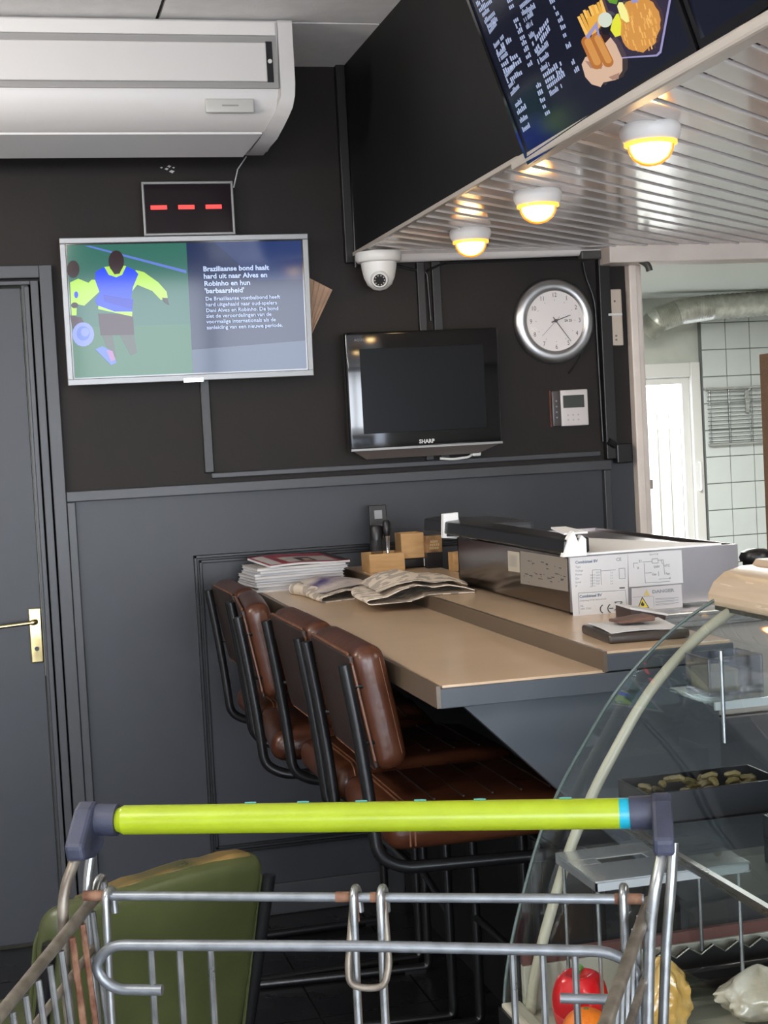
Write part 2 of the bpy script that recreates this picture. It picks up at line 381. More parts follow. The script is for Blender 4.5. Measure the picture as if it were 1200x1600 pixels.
struct(B(1.128, 1.95, 4.585, YW, 2.083, 2.10, PVC), 'trim_13')
jm = MB().box(2.05, 2.078, YW-.035, YW+.10, 0, 2.03, CREAM).box(2.078, 2.098, YW-.02, YW+.12, 0, 2.03, CREAM).box(2.098, 2.11, YW+.0, YW+.14, 0, 2.03, CREAM)
struct(jm, 'trim_14', bevel=.004)
# --- kitchen
KY = 10.5
kw = MB(); kw.box(-.5, 4.2, KY, KY+.1, 0, 2.5, KWALL).box(4.2, 5.12, KY, KY+.1, 1.93, 2.5, KWALL).box(5.12, 6.2, KY, KY+.1, 0, 2.5, KWALL)
kb = struct(kw, 'wall_kitchen')
struct(B(-.5, 6.2, 4.82, KY+.1, 2.44, 2.5, pm('kitchen_ceiling_paint', (.62, .66, .62), .6)), 'ceiling_kitchen')
struct(B(-.6, -.5, 4.82, KY, 0, 2.44, KWALL), 'wall_kitchen_left')
kd = struct(MB().box(5.06, 5.14, KY-.04, KY+.06, 0, 1.95, WHITE).box(4.28, 5.06, KY-.04, KY+.06, 1.84, 1.95, WHITE).box(4.2, 4.28, KY-.04, KY+.06, 0, 1.95, WHITE), 'door_2', bevel=.008)
lf = MB().box(5.0, 5.059, KY-.001, KY+.04, 0, 1.79, WHITE).box(4.282, 5.059, KY-.001, KY+.04, 1.79, 1.839, WHITE).box(4.282, 4.34, KY, KY+.04, 0, 1.79, WHITE).box(4.34, 5.0, KY, KY+.04, 0, .1, WHITE)
lf.build('door_leaf', kd, kind='structure')
MB().tube([(5.095, KY-.04, 1.19), (5.095, KY-.075, 1.19), (5.095, KY-.075, .98), (5.095, KY-.04, .98)], .008, WHITE, smooth=.02).build('handle', kd, smooth=True)
B(4.34, 5.0, KY+.015, KY+.022, .1, 1.79, glass('door_pane_glass', (1, 1, 1), .3)).build('pane', kd)
fence = thing('yard_fence', 'sunlit pale vertical slat fence outside the glazed kitchen door', 'fence', (4.7, KY+1.2, 0))
FM = pm('white_fence_board', (.5, .46, .38), .6)
struct(B(3.2, 7, KY+1.6, KY+1.7, 0, 1.58, pm('dark_fence_backing', (.10, .085, .06), .8)), 'added_fence_backing')  # dark backing added behind the fence to block bright sky in its gaps
fsl = None
for i in range(14):
    x = 4.3+i*.105
    o = B(x, x+.085, KY+1.2, KY+1.22, 0, 1.63, FM).build('slat', fence)
B(4.2, 5.9, KY+1.22, KY+1.25, .4, .48, FM).build('rail', fence); B(4.2, 5.9, KY+1.22, KY+1.25, 1.45, 1.52, FM).build('rail', fence)
struct(B(2, 8, KY+.12, KY+4, -.1, 0, MATS['street_paving']), 'ground_yard')
# tiled wall panel
tp = struct(B(5.15, 6.2, KY-.05, KY, 0, 2.44, GROUT), 'wall_tiled')
t0 = None
for i in range(5):
    for j in range(12):
        x = 5.153+i*.2; z = .013+j*.2025
        if x > 6.1: continue
        if t0 is None:
            t0 = B(0, .195, -.008, 0, 0, .196, TILE).build('tile', tp, origin=(0, 0, 0), bevel=.003); t0.location = (x, KY-.05, z)
        else:
            c = t0.copy(); c.location = (x, KY-.05, z); C.objects.link(c)
# flexible duct
du = thing('ventilation_duct', 'flexible foil ventilation duct hanging under the kitchen ceiling', 'duct', (5.2, KY-.4, 2.2))
DM = pm('foil_duct', (.6, .6, .55), .35, metal=.5, var=.15, scale=20)
path = []; rad = []
P0 = [(4.60, KY-.30, 2.17), (4.66, KY-.36, 2.25), (4.81, KY-.4, 2.297), (5.066, KY-.4, 2.325), (5.584, KY-.4, 2.345), (6.15, KY-.4, 2.35)]
N = 130
for i in range(N+1):
    t = i/N*(len(P0)-1); k = min(int(t), len(P0)-2); q = t-k
    path.append(Vector(P0[k]).lerp(Vector(P0[k+1]), q)); rad.append(.088+(.006 if i % 2 else -.004))
MB().tube(path, rad, DM, n=20).build('duct_hose', du, smooth=80)
MB().lathe([(.096, -.02), (.1, -.02), (.1, .02), (.096, .02)], (5.6, KY-.4, 2.335), STEEL, 20, 'x').build('clamp_ring', du, smooth=True)
MB().tube([(5.6, KY-.4, 2.43), (5.6, KY-.4, 2.44)], .004, STEEL).build('hanger', du)
# wire rack on tiles
rk = thing('wire_rack', 'silver wire rack hanging on the tiled kitchen wall', 'rack', (5.4, KY-.06, 1.5))
rm = MB()
for x in (5.19, 5.35, 5.52, 5.67): MB().tube([(x, KY-.075, 1.73), (x, KY-.075, 1.33)], .006, CHROME, 6).build('upright', rk, smooth=True)
for k in range(13): rm.tube([(5.165, KY-.085, 1.34+k*.031), (5.69, KY-.085, 1.34+k*.031)], .0035, CHROME, 5)
rm.build('wires', rk, smooth=True)
B(5.15, 5.70, KY-.10, KY-.058, 1.732, 1.75, STEEL).build('top_bar', rk); B(5.17, 5.70, KY-.10, KY-.058, 1.31, 1.325, STEEL).build('bottom_bar', rk)
B(5.47, 5.50, KY-.105, KY-.09, 1.55, 1.72, STEEL).build('hook', rk)
# wooden cabinet edge at the right border
wcb = thing('wooden_cabinet', 'brown wooden cabinet side at the right border beyond the opening', 'cabinet', (2.7, 4.9, 0))
B(2.665, 2.9, 4.86, 4.95, 0, 1.73, wood('brown_wood', (.28, .15, .09), (.36, .2, .13))).build('carcass', wcb, bevel=.004)
B(2.675, 2.89, 4.845, 4.858, .1, 1.72, MATS['brown_wood']).build('door', wcb, bevel=.002)
# ================================================================ THINGS ON THE BACK WALL
# --- air conditioner
ac = thing('air_conditioner', 'wide white air conditioner under the ceiling at upper left', 'air conditioner', (.2, 4.6, 2.37))
ACM = pm('aircon_white', (.62, .6, .585), .38); ACG = pm('aircon_grey_groove', (.3, .29, .28), .5)
prof = [(4.66, 2.672), (4.17, 2.672), (4.165, 2.665), (4.165, 2.50), (4.168, 2.465), (4.178, 2.435), (4.195, 2.412), (4.225, 2.39), (4.27, 2.375), (4.43, 2.362), (4.66, 2.42)]
xe = [.853, .853, .853, .853, .851, .845, .835, .825, .815, .800, .80]
vs = []; n_ = len(prof)
body = MB()
body.add([(-.62, y, z) for y, z in prof]+[(.813, y, z) for y, z in prof], [tuple(range(n_)), tuple(range(2*n_-1, n_-1, -1))]+[(i, n_+i, n_+(i+1) % n_, (i+1) % n_) for i in range(n_)], ACM)
body.build('casing', ac, smooth=30)
capm = MB(); p2 = [(y-.006, z) for y, z in prof[:8]]+[(4.27, 2.368), (4.43, 2.352), (4.66, 2.412)]
capm.add([(.812 if k < 5 else .812-.012*(k-4), y, z) for k, (y, z) in enumerate(p2)]+[(xe[k], y, z) for k, (y, z) in enumerate(p2)], [tuple(range(n_)), tuple(range(2*n_-1, n_-1, -1))]+[(i, n_+i, n_+(i+1) % n_, (i+1) % n_) for i in range(n_)], ACM)
capm.build('end_cap', ac, smooth=30)
B(-.62, .806, 4.156, 4.166, 2.628, 2.666, pm('aircon_bright_strip', (.72, .7, .68), .3)).build('top_strip', ac, bevel=.003)
g = MB().box(-.62, .806, 4.158, 4.166, 2.484, 2.626, ACG).box(.775, .793, 4.1565, 4.159, 2.5, 2.612, BLACKPL); g.build('intake_recess', ac)
B(-.62, .774, 4.146, 4.158, 2.5, 2.606, ACM).build('front_grille', ac, bevel=.003)
MB().lathe([(0, -.004), (.006, -.004), (.006, 0)], (.784, 4.156, 2.557), WHITE, 10, 'y').build('clip', ac)
fp = MB(); fp.add([(-.62, 4.235, 2.374), (.765, 4.235, 2.374), (.735, 4.40, 2.342), (-.62, 4.40, 2.342), (-.62, 4.235, 2.380), (.765, 4.235, 2.380), (.735, 4.40, 2.350), (-.62, 4.40, 2.350)],
   [(0,1,2,3),(7,6,5,4),(0,4,5,1),(1,5,6,2),(2,6,7,3),(3,7,4,0)], pm('aircon_flap', (.68, .66, .65), .3)); fp.build('outlet_flap', ac)
lg = MB().rbox((.667, 4.166, 2.437), (.135, .012, .038), .004, pm('logo_plate', (.5, .49, .46), .3), 2); lp = lg.build('logo_plate', ac, smooth=True)
B(.645, .69, 4.158, 4.1605, 2.435, 2.439, ACG).build('logo_line', lp)

for k, (px, py) in enumerate(((252, 262), (260, 264), (268, 268), (271, 262), (264, 260), (300, 238), (312, 237), (285, 238))):
    p = at(px, py, 1, YW-.0006); r_q = .004+.002*(k % 3)
    MB().add([(p.x-r_q, p.y, p.z), (p.x+r_q*.3, p.y, p.z-r_q*.7), (p.x+r_q*1.2, p.y, p.z+.001), (p.x, p.y, p.z+r_q*.6)], [(0, 1, 2, 3)], WHITE).build('paint_chip', wall)
po = thing('cleaning_pole', 'slim grey-brown pole standing by the glazed kitchen door', 'pole', (4.59, 10.3, 0))
MB().tube([(4.60, 10.3, 0), (4.59, 10.3, 1.02)], .016, pm('pole_grey', (.16, .14, .12), .5), 10).build('pole', po, smooth=True)
B(4.56, 4.635, 10.28, 10.32, 1.02, 1.09, MATS['pole_grey']).build('grip', po, bevel=.005)
# --- queue number display
nd = thing('number_display', 'small black number display with three red dashes above the left television', 'display', (.6, YW-.03, 2.165))
x0, x1, z0, z1 = .463, .735, 2.156, 2.312
B(x0, x1, YW-.05, YW-.001, z0, z1, BLACKPL).build('housing', nd, bevel=.003)
fr = MB()
for a in ((x0-.004, x1+.004, z1-.004, z1+.004), (x0-.004, x1+.004, z0-.004, z0+.004)): fr.box(a[0], a[1], YW-.056, YW-.045, a[2], a[3], SILVER)
for a in ((x0-.004, x0+.003), (x1-.003, x1+.004)): fr.box(a[0], a[1], YW-.056, YW-.045, z0, z1, SILVER)
fr.build('frame', nd, bevel=.0015)
B(x0+.004, x1-.004, YW-.053, YW-.049, z0+.004, z1-.004, pm('smoked_face', (.012, .007, .009), .15, spec=.25)).build('face', nd)
for x in (.508, .592, .676):
    MB().rbox((x, YW-.054, 2.238), (.05, .003, .013), .001, pm('red_led', (.3, .01, .01), .5, emit=(1, .07, .06), es=1.1), 2).build('led_dash', nd)
cbw = MB().tube([(.795, YW-.003, 2.40), (.765, YW-.006, 2.36), (.745, YW-.03, 2.30)], .0022, WHITE, 6).build('loose_wire', None, origin=(.75, YW-.01, 2.3), smooth=True)
tag(cbw, 'thin pale loose wire hanging beside the number display', 'wire')

# --- left television with the news page
TY = YW-.085
tl, tr_, br_, bl_ = [at(x, y, 1, TY) for x, y in ((92, 375), (478, 365), (490, 585), (105, 605))]
tx0, tx1, tz0, tz1 = tl.x, tr_.x, (bl_.z+br_.z)/2, (tl.z+tr_.z)/2
tv = thing('television', 'silver framed television showing footballers and a text page', 'television', ((tx0+tx1)/2, TY, tz0))
W = tx1-tx0; H = tz1-tz0; fw = .017
MB().box(tx0+.01, tx1-.01, TY+.012, TY+.05, tz0+.01, tz1-.01, BLACKPL).box(tx0+.2, tx1-.2, TY+.05, YW-.001, tz0+.12, tz1-.12, BLACKPL).build('back_shell', tv)
fr = MB()
fr.box(tx0, tx1, TY-.004, TY+.014, tz1-fw, tz1, SILVER).box(tx0, tx1, TY-.004, TY+.014, tz0, tz0+fw+.002, SILVER)
fr.box(tx0, tx0+fw, TY-.004, TY+.014, tz0+fw, tz1-fw, SILVER).box(tx1-fw, tx1, TY-.004, TY+.014, tz0+fw, tz1-fw, SILVER)
fr.build('bezel', tv, bevel=.002)
SILVER2 = pm('bright_badge', (.7, .7, .7), .2, metal=.6)
B((tx0+tx1)/2-.03, (tx0+tx1)/2+.03, TY-.007, TY-.003, tz0-.004, tz0+.008, SILVER2).build('badge', tv)
sx0, sx1, sz0, sz1 = tx0+fw, tx1-fw, tz0+fw+.002, tz1-fw
pan = B(sx0, sx1, TY, TY+.01, sz0, sz1, GLOSSBLK).build('screen_panel', tv)
pc = Pic((sx0+.004, TY-.0003, sz1-.004), (sx1-sx0-.008, 0, 0), (0, 0, -(sz1-sz0-.008)), (0, -1, 0))
M = pxmap((68, 300), (1018, 275), (1040, 803), (98, 843))
S_ = lambda *p: [M(q) for q in p]
def E_(c, rx, ry, mat, n=18): pc.poly([M((c[0]+rx*math.cos(2*PI*i/n), c[1]+ry*math.sin(2*PI*i/n))) for i in range(n)], mat)
gA = screen('picture_turf', (.035, .15, .115), 1); gB = screen('picture_turf_low', (.05, .17, .1), 1); nv = screen('picture_navy', (.014, .026, .085), 1); nv2 = screen('picture_navy_light', (.02, .04, .14), 1)
lime = screen('picture_lime', (.45, .75, .10), 1.0); blue = screen('picture_blue', (.01, .06, .95), 1.0); skin = screen('picture_dark_skin', (.035, .018, .02), 1)
maroon = screen('picture_maroon', (.05, .02, .035), 1); lav = screen('picture_lavender', (.24, .3, .72), 1); lineb = screen('picture_line_blue', (.12, .2, .62), 1); legc = screen('picture_leg', (.08, .1, .09), 1)
wht = screen('picture_white_text', (.55, .66, .95), 1.0); blu2 = screen('picture_bib_shade', (.008, .03, .5), 1)
pc.poly([(0, 0), (.5, 0), (.5, 1), (0, 1)], gA); pc.k -= 1
pc.poly([(.5, 0), (1, 0), (1, 1), (.5, 1)], nv)
pc.poly([(0, .62), (.5, .62), (.5, 1), (0, 1)], gB)
pc.poly([(.62, 0), (1, 0), (1, .3), (.8, .3)], nv2)
pc.poly([(.5, .82), (1, .78), (1, 1), (.5, 1)], screen('picture_grey_band', (.09, .12, .2), 1))
pc.poly(S_((138, 303), (160, 302), (543, 400), (543, 412)), lineb)
pc.poly(S_((270, 655), (330, 655), (345, 740), (318, 750)), legc); pc.poly(S_((200, 655), (245, 655), (262, 760), (225, 720)), legc)
pc.poly(S_((190, 578), (328, 580), (333, 665), (200, 668)), maroon)
pc.poly(S_((340, 400), (372, 408), (430, 450), (463, 488), (467, 512), (440, 522), (405, 485), (345, 460), (315, 500), (322, 430)), lime)
pc.poly(S_((200, 440), (165, 440), (150, 455), (112, 535), (135, 547), (196, 488), (190, 560), (325, 590), (325, 560), (205, 540)), lime)
pc.poly(S_((180, 408), (215, 388), (240, 420), (268, 428), (300, 384), (335, 400), (350, 416), (328, 470), (322, 505), (326, 570), (255, 570), (188, 545), (178, 525), (196, 492), (178, 440)), blue)
pc.poly(S_((210, 500), (330, 520), (325, 560), (215, 530)), blu2)
pc.poly(S_((215, 388), (236, 385), (266, 405), (292, 382), (302, 384), (285, 420), (262, 430), (232, 420)), lime)
E_((262, 365), 31, 45, skin); pc.poly(S_((240, 395), (284, 395), (275, 415), (255, 418)), skin)
pc.poly(S_((443, 512), (466, 514), (473, 542), (455, 532)), skin)
pc.poly(S_((80, 585), (125, 595), (150, 650), (90, 640)), maroon)
pc.poly(S_((80, 452), (112, 436), (150, 452), (178, 470), (150, 500), (128, 545), (106, 540), (105, 586), (86, 586)), lime)
E_((93, 398), 24, 36, skin); E_((98, 545), 14, 12, skin); E_((104, 502), 8, 14, blue)
E_((131, 664), 43, 50, lav); E_((131, 660), 26, 30, lineb); E_((138, 655), 16, 18, lav)
pc.poly(S_((178, 725), (205, 712), (240, 730), (262, 780), (240, 790)), lineb); pc.poly(S_((222, 728), (246, 732), (258, 768), (240, 775)), screen('picture_boot_pink', (.4, .2, .45), 1))
ts = (sz1-sz0)
def T(s, px, py, size, bold):
    u, v = M((px, py)); pc.mb.text(s, size, pc.P(u, v), (1, 0, 0), (0, 0, 1), wht, bold=bold, wide=1.06)
for s, x, y in (('Braziliaanse bond haalt', 610, 404), ('hard uit naar Alves en', 612, 434), ('Robinho en hun', 614, 464), ("'barbaarsheid'", 616, 494)): T(s, x, y, .0208, .0006)
for s, x, y in (('De Braziliaanse voetbalbond heeft', 619, 524), ('hard uitgehaald naar oud-spelers', 620, 548), ('Dani Alves en Robinho. De bond', 621, 572), ('ziet de veroordelingen van de', 622, 595), ('voormalige internationals als de', 623, 618), ('aanleiding van een nieuwe periode.', 624, 642)): T(s, x, y, .0158, .0002)
pc.mb.build('screen_picture', tv)
tv.rotation_euler = (math.radians(3.2), 0, 0)

cbd = MB(); CBM = pm('corrugated_cardboard', (.42, .27, .18), .8, var=.15, scale=20)
pts = [at(x, y, 1, YW-.02) for x, y in ((478, 432), (519, 453), (487, 522), (478, 515))]
cbd.poly([(p.x, YW-.02, p.z) for p in pts], (0, -.004, 0), CBM)
for k in range(5):
    a = pts[0].lerp(pts[1], (k+.5)/5); b = pts[3].lerp(pts[2], (k+.5)/5)
    cbd.tube([(a.x, YW-.025, a.z-.002), (b.x, YW-.025, b.z+.002)], .0025, CBM, 5)
tag(cbd.build('cardboard_piece', None, origin=(pts[0].x, YW-.02, pts[3].z)), 'torn brown corrugated cardboard sticking out behind the left television', 'cardboard')

# --- second television (off)
SY = YW-.10
c4 = [at(x, y, 1, SY) for x, y in ((537, 524), (777, 508), (785, 692), (548, 704))]
qx0, qx1, qz1, qz0 = (c4[0].x+c4[3].x)/2, (c4[1].x+c4[2].x)/2, (c4[0].z+c4[1].z)/2, (c4[2].z+c4[3].z)/2
t2 = thing('television', 'black switched-off television left of the wall clock', 'television', ((qx0+qx1)/2, SY, qz0))
MB().rbox(((qx0+qx1)/2, SY+.02, (qz0+qz1)/2), (qx1-qx0, .05, qz1-qz0), .008, GLOSSBLK, 3).build('bezel', t2, smooth=True)
B(qx0+.045, qx1-.052, SY-.0062, SY-.004, qz0+.05, qz1-.052, pm('matte_lcd', (.004, .005, .007), .3, spec=.14)).build('screen', t2, bevel=.001)
bb = MB(); bb.hexa([(qx0+.06, SY+.04, qz0-.03), (qx1-.07, SY+.04, qz0-.03), (qx1-.09, YW-.012, qz0-.015), (qx0+.08, YW-.012, qz0-.015)],
                   [(qx0+.005, SY-.004, qz0), (qx1-.005, SY-.004, qz0), (qx1-.03, YW-.015, qz0+.05), (qx0+.03, YW-.015, qz0+.05)], pm('tv_grey_brown_base', (.17, .14, .125), .4))
bb.build('lower_housing', t2)
B(qx0+.002, qx1-.002, SY-.008, SY+.002, qz0-.003, qz0+.005, SILVER).build('trim_strip', t2, bevel=.001)
MB().text('SHARP', .017, ((qx0+qx1)/2-.028, SY-.0058, qz0+.012), (1, 0, 0), (0, 0, 1), pm('logo_grey', (.6, .6, .6), .4), bold=.0006).build('logo_lettering', t2)
MB().text('AQUOS', .011, (qx0+.03, SY-.0058, qz1-.028), (1, 0, 0), (0, 0, 1), pm('logo_dim', (.2, .2, .2), .4)).build('logo_lettering', t2)
B(qx0+.1, qx1-.1, SY+.04, YW-.018, qz0+.12, qz1-.12, BLACKPL).build('wall_mount', t2)
tc_ = MB().tube([(1.36, YW-.05, 1.425), (1.40, YW-.06, 1.42), (1.46, YW-.06, 1.425), (1.475, YW-.04, 1.44)], .004, WHITE, 8, smooth=.02)
ct_ = tc_.build('white_cable', None, origin=(1.4, YW-.05, 1.42), smooth=True); tag(ct_, 'short white cable dangling below the switched-off television', 'cable')
MB().rbox((1.484, YW-.045, 1.437), (.03, .02, .022), .005, WHITE, 2).build('plug', ct_, smooth=True)

# --- wall clock
cc = at(869, 501, 1, YW-.03); ck = thing('wall_clock', 'round wall clock with brushed metal rim reading twenty-four past two', 'clock', (cc.x, YW, cc.z))
R0 = .141
MB().lathe([(R0-.004, 0), (R0, -.010), (R0-.006, -.020), (R0-.016, -.027), (R0-.028, -.029), (R0-.038, -.026), (.0985, -.0205)], (cc.x, YW-.001, cc.z), pm('brushed_aluminium', (.62, .62, .63), .36, metal=1., var=.08, scale=3, stretch=(1, 1, 1)), 64, 'y').build('rim', ck, smooth=60)
MB().lathe([(0, -.0215), (.0985, -.0215), (.0985, -.0)], (cc.x, YW-.001, cc.z), pm('clock_face', (.82, .76, .73), .5), 48, 'y').build('dial', ck)
nm = MB(); DK = pm('clock_numeral', (.10, .09, .09), .5)
yf = YW-.001-.0222
for h in range(1, 13):
    a = 2*PI*h/12; r = .085
    nm = MB(); nm.text(str(h), .021, (cc.x+r*math.sin(a), yf, cc.z+r*math.cos(a)-.007), (1, 0, 0), (0, 0, 1), DK, align='CENTER', wide=.85)
    nm.box(cc.x-.001+.068*math.sin(a), cc.x+.001+.068*math.sin(a), yf, yf+.0004, cc.z-.001+.068*math.cos(a), cc.z+.001+.068*math.cos(a), DK); nm.build('numeral', ck)
nm = MB(); nm.text('SA 25', .011, (cc.x+.032, yf, cc.z-.004), (1, 0, 0), (0, 0, 1), DK, bold=.0003)
nm.build('date_lettering', ck)
def hand(name, ang, ln, back, wd, dep, mt):
    a = math.radians(ang); d = Vector((math.sin(a), 0, math.cos(a))); q = Vector((d.z, 0, -d.x))*wd; o = Vector((cc.x, dep, cc.z))
    MB().poly([o-d*back-q, o+d*ln-q*.6, o+d*ln+q*.6, o-d*back+q], (0, -.0008, 0), mt).build(name, ck)
hand('hour_hand', 72, .056, .015, .002, yf-.002, DK); hand('minute_hand', 144, .084, .015, .0014, yf-.004, DK); hand('second_hand', 226, .07, .018, .0007, yf-.006, pm('second_hand_grey', (.25, .2, .19), .5))
MB().lathe([(0, -.009), (.005, -.009), (.005, 0)], (cc.x, yf, cc.z), DK, 14, 'y').build('hub', ck)
pass
gl_ = MB().lathe([(0, -.012), (.0975, -.012)], (cc.x, yf, cc.z), glass('clock_glass', (1, 1, 1), .35, .05), 48, 'y').build('glass', ck)

# --- door intercom
a0, a1 = at(862, 608, 1, YW-.02), at(920, 664, 1, YW-.02); ix0, ix1, iz1, iz0 = a0.x, a1.x, a0.z-.005, a1.z
ic = thing('intercom', 'white intercom panel with small screen below the clock', 'intercom', ((ix0+ix1)/2, YW, iz0))
MB().rbox(((ix0+ix1)/2+.014, YW-.012, (iz0+iz1)/2), (ix1-ix0-.028, .023, iz1-iz0), .004, pm('intercom_white', (.62, .57, .55), .3), 3).build('body', ic, smooth=True)
MB().rbox((ix0+.012, YW-.013, (iz0+iz1)/2), (.03, .024, iz1-iz0), .004, pm('intercom_dark_strip', (.06, .05, .05), .3), 3).build('side_strip', ic, smooth=True)
B(ix0-.004, ix0+.002, YW-.012, YW-.002, iz0, iz1, pm('red_brown_edge', (.3, .1, .07), .5)).build('edge', ic)
B(ix0+.036, ix1-.014, YW-.0255, YW-.0235, iz0+.06, iz1-.018, pm('intercom_lcd', (.06, .065, .06), .2)).build('screen', ic, bevel=.001)
for i in range(3):
    for j in range(2): MB().lathe([(0, -.001), (.003, -.001), (.003, 0)], (ix0+.052+i*.018, YW-.0235, iz0+.02+j*.016), pm('button_grey', (.42, .39, .38), .5), 8, 'y').build('button', ic)
for i in range(4): MB().lathe([(0, -.001), (.003, -.001), (.003, 0)], (ix0+.012, YW-.025, iz0+.03+i*.018), INKG, 8, 'y').build('button', ic)

# --- cream holder beside the post
h0, h1 = at(948, 452, 1, YW-.03), at(971, 540, 1, YW-.03)
ch = thing('wall_holder', 'cream plastic holder fixed on the wall beside the post', 'holder', (h0.x, YW, h1.z))
HM = pm('cream_plastic', (.55, .46, .38), .35)
hx0, hx1, hz0, hz1 = h0.x, h1.x+.01, h1.z, h0.z
outl = [(hx0, hz1), (hx1, hz1), (hx1, hz0), (hx0+.012, hz0+.002), (hx0+.004, hz0+.012), (hx0+.012, hz0+.035), (hx0+.012, hz0+.05), (hx0+.002, hz0+.066)]
MB().poly([(x, YW-.028, z) for x, z in outl], (0, .027, 0), HM).build('body', ch, bevel=.004)
B(hx0+.002, hx1-.002, YW-.031, YW-.027, (hz0+hz1)/2+.006, (hz0+hz1)/2+.014, WHITE).build('ridge', ch, bevel=.001)
for z in (hz0+.02, hz0+.033, hz1-.04): MB().lathe([(0, -.003), (.0035, -.003), (.0035, 0)], ((hx0+hx1)/2, YW-.028, z), pm('holder_screw', (.2, .15, .1), .5), 8, 'y').build('screw', ch)

# --- dome camera
dcx = at(588, 405, 2, 2.083); dc = thing('security_camera', 'white dome camera at the soffit corner', 'camera', (1.185, 4.56, 2.085))
cx, cy = 1.168, 4.56
MB().lathe([(0, 0), (.07, 0), (.072, -.004), (.072, -.022), (.066, -.03), (.05, -.034), (0, -.034)], (cx, cy, 2.076), WHITE, 36).build('base', dc, smooth=True)
MB().lathe([(.056, -.03), (.054, -.05), (.048, -.078), (.038, -.1), (.02, -.114), (0, -.118)], (cx, cy, 2.076), WHITE, 32).build('shell', dc, smooth=True)
d = Vector((-.22, -.9, -.37)).normalized(); e = MB(); o = Vector((cx, cy, 2.005))
e.tube([o, o+d*.045, o+d*.052], [.028, .028, .024], WHITE, 20); e.build('eyeball', dc, smooth=True)
e = MB(); e.tube([o+d*.052, o+d*.054], [.019, .019], BLACKPL, 20); ln_ = e.build('lens', dc, smooth=True)
sd1 = d.cross(Vector((0, 0, 1))).normalized(); sd2 = d.cross(sd1)
e = MB()
for k in range(10):
    a = 2*PI*k/10; p = o+d*.054+(sd1*math.cos(a)+sd2*math.sin(a))*.015; e.tube([p, p+d*.0015], .0022, pm('ir_led', (.5, .45, .42), .3), 8)
e.build('led_ring', ln_)

# --- cables and conduit by the post
cab = MB().tube([at(545, 100, 1, YW-.035), at(556, 418, 1, YW-.035)], .006, BLACKPL, 8)
tag(cab.build('wall_cable', None, origin=at(556, 418, 1, YW-.035), smooth=True), 'black cable running down the wall corner to the white camera', 'cable')
cab = MB().tube([(1.26, YW-.012, 2.05), (1.31, YW-.012, 2.035), (1.36, YW-.012, 2.03), (1.365, YW-.012, 1.87)], .004, BLACKPL, 8, smooth=.02).tube([(1.36, YW-.02, 2.03), (1.42, YW-.012, 2.055), (1.9, YW-.012, 2.06)], .004, BLACKPL, 8, smooth=.02)
tag(cab.build('wall_cable', None, origin=(1.36, YW-.01, 1.9), smooth=True), 'black cable dropping between the trims to the switched-off television', 'cable')
cab = MB().tube([(1.895, YW-.02, 2.045), (1.905, YW-.012, 2.0), (1.935, YW-.01, 1.92), (1.94, YW-.012, 1.45)], .004, BLACKPL, 8, smooth=.05)
tag(cab.build('wall_cable', None, origin=(1.94, YW-.01, 1.45), smooth=True), 'black cable curving down the wall right of the clock', 'cable')
cab = MB().tube([(1.83, YW-.008, 1.68), (1.88, YW-.008, 1.74), (1.9, YW-.008, 1.78)], .0025, BLACKPL, 6)
tag(cab.build('wall_cable', None, origin=(1.83, YW-.01, 1.68), smooth=True), 'thin black wire slanting from the intercom to the clock', 'wire')
cn = thing('conduit_elbow', 'dark grey conduit elbow at the top of the cream post', 'conduit', (2.0, YW-.03, 2.07))
GC = pm('dark_grey_conduit', (.075, .07, .06), .4)
B(1.88, 2.02, YW-.045, YW-.002, 2.052, 2.08, GC).build('box', cn, bevel=.006)
MB().tube([(2.015, YW-.03, 2.07), (2.05, YW-.075, 2.055), (2.085, YW-.11, 2.02), (2.09, YW-.11, 2.0)], .011, GC, 10, smooth=.01).build('pipe', cn, smooth=True)
jb = thing('junction_box', 'small black junction box at the panel corner by the post', 'junction box', (1.99, YW-.02, 1.4))
B(1.975, 2.03, YW-.045, YW-.001, 1.375, 1.44, BLACKPL).build('box', jb, bevel=.004); MB().tube([(1.975, YW-.03, 1.435), (1.95, YW-.035, 1.45)], .012, BLACKPL, 8).build('gland', jb, smooth=True)
# ================================================================ MENU SCREENS ON THE SOFFIT
A = Vector((1.106, 3.005, 2.056)); Bq = Vector((1.106, 2.19, 2.082)); Tq = Vector((.996, 2.99, 2.39))
su = (Bq-A).normalized(); tq = (Tq-A); tq = (tq-su*tq.dot(su)).normalized(); nn = su.cross(tq).normalized()
if nn.x > 0: nn = -nn
WS, HS = .80, .70
def mdev(name, label, off):
    o = A+su*off
    th_ = thing(name, label, 'display', o)
    mb = MB(); pts = [o, o+su*WS, o+su*WS+tq*HS, o+tq*HS]; mb.poly([p-nn*.002 for p in pts], -nn*.03, BLACKPL); mb.build('housing', th_)
    b = .012; q = [o+su*b+tq*b*1.3, o+su*(WS-b)+tq*b*1.3, o+su*(WS-b)+tq*(HS-b), o+su*b+tq*(HS-b)]
    mb = MB()
    for k in range(4):
        a_1, a_2, b_1, b_2 = pts[k], pts[(k+1) % 4], q[(k+1) % 4], q[k]
        mb.poly([a_1-nn*.002, a_2-nn*.002, b_1-nn*.002, b_2-nn*.002], nn*.006, GLOSSBLK)
    mb.build('bezel', th_)
    MB().poly([p-nn*.002 for p in q], nn*.0025, screen('menu_background', (.006, .008, .018), 1, .1)).build('screen_panel', th_)
    mb = MB()
    for s_ in (.2, .6): mb.tube([o+su*WS*s_+tq*.06-nn*.03, Vector((1.12, (o+su*WS*s_).y, 2.12))], .012, BLACKPL, 8)
    mb.build('bracket', th_)
    return th_
m1 = mdev('menu_screen', 'black menu screen with price lists and pictured fried food', 0)
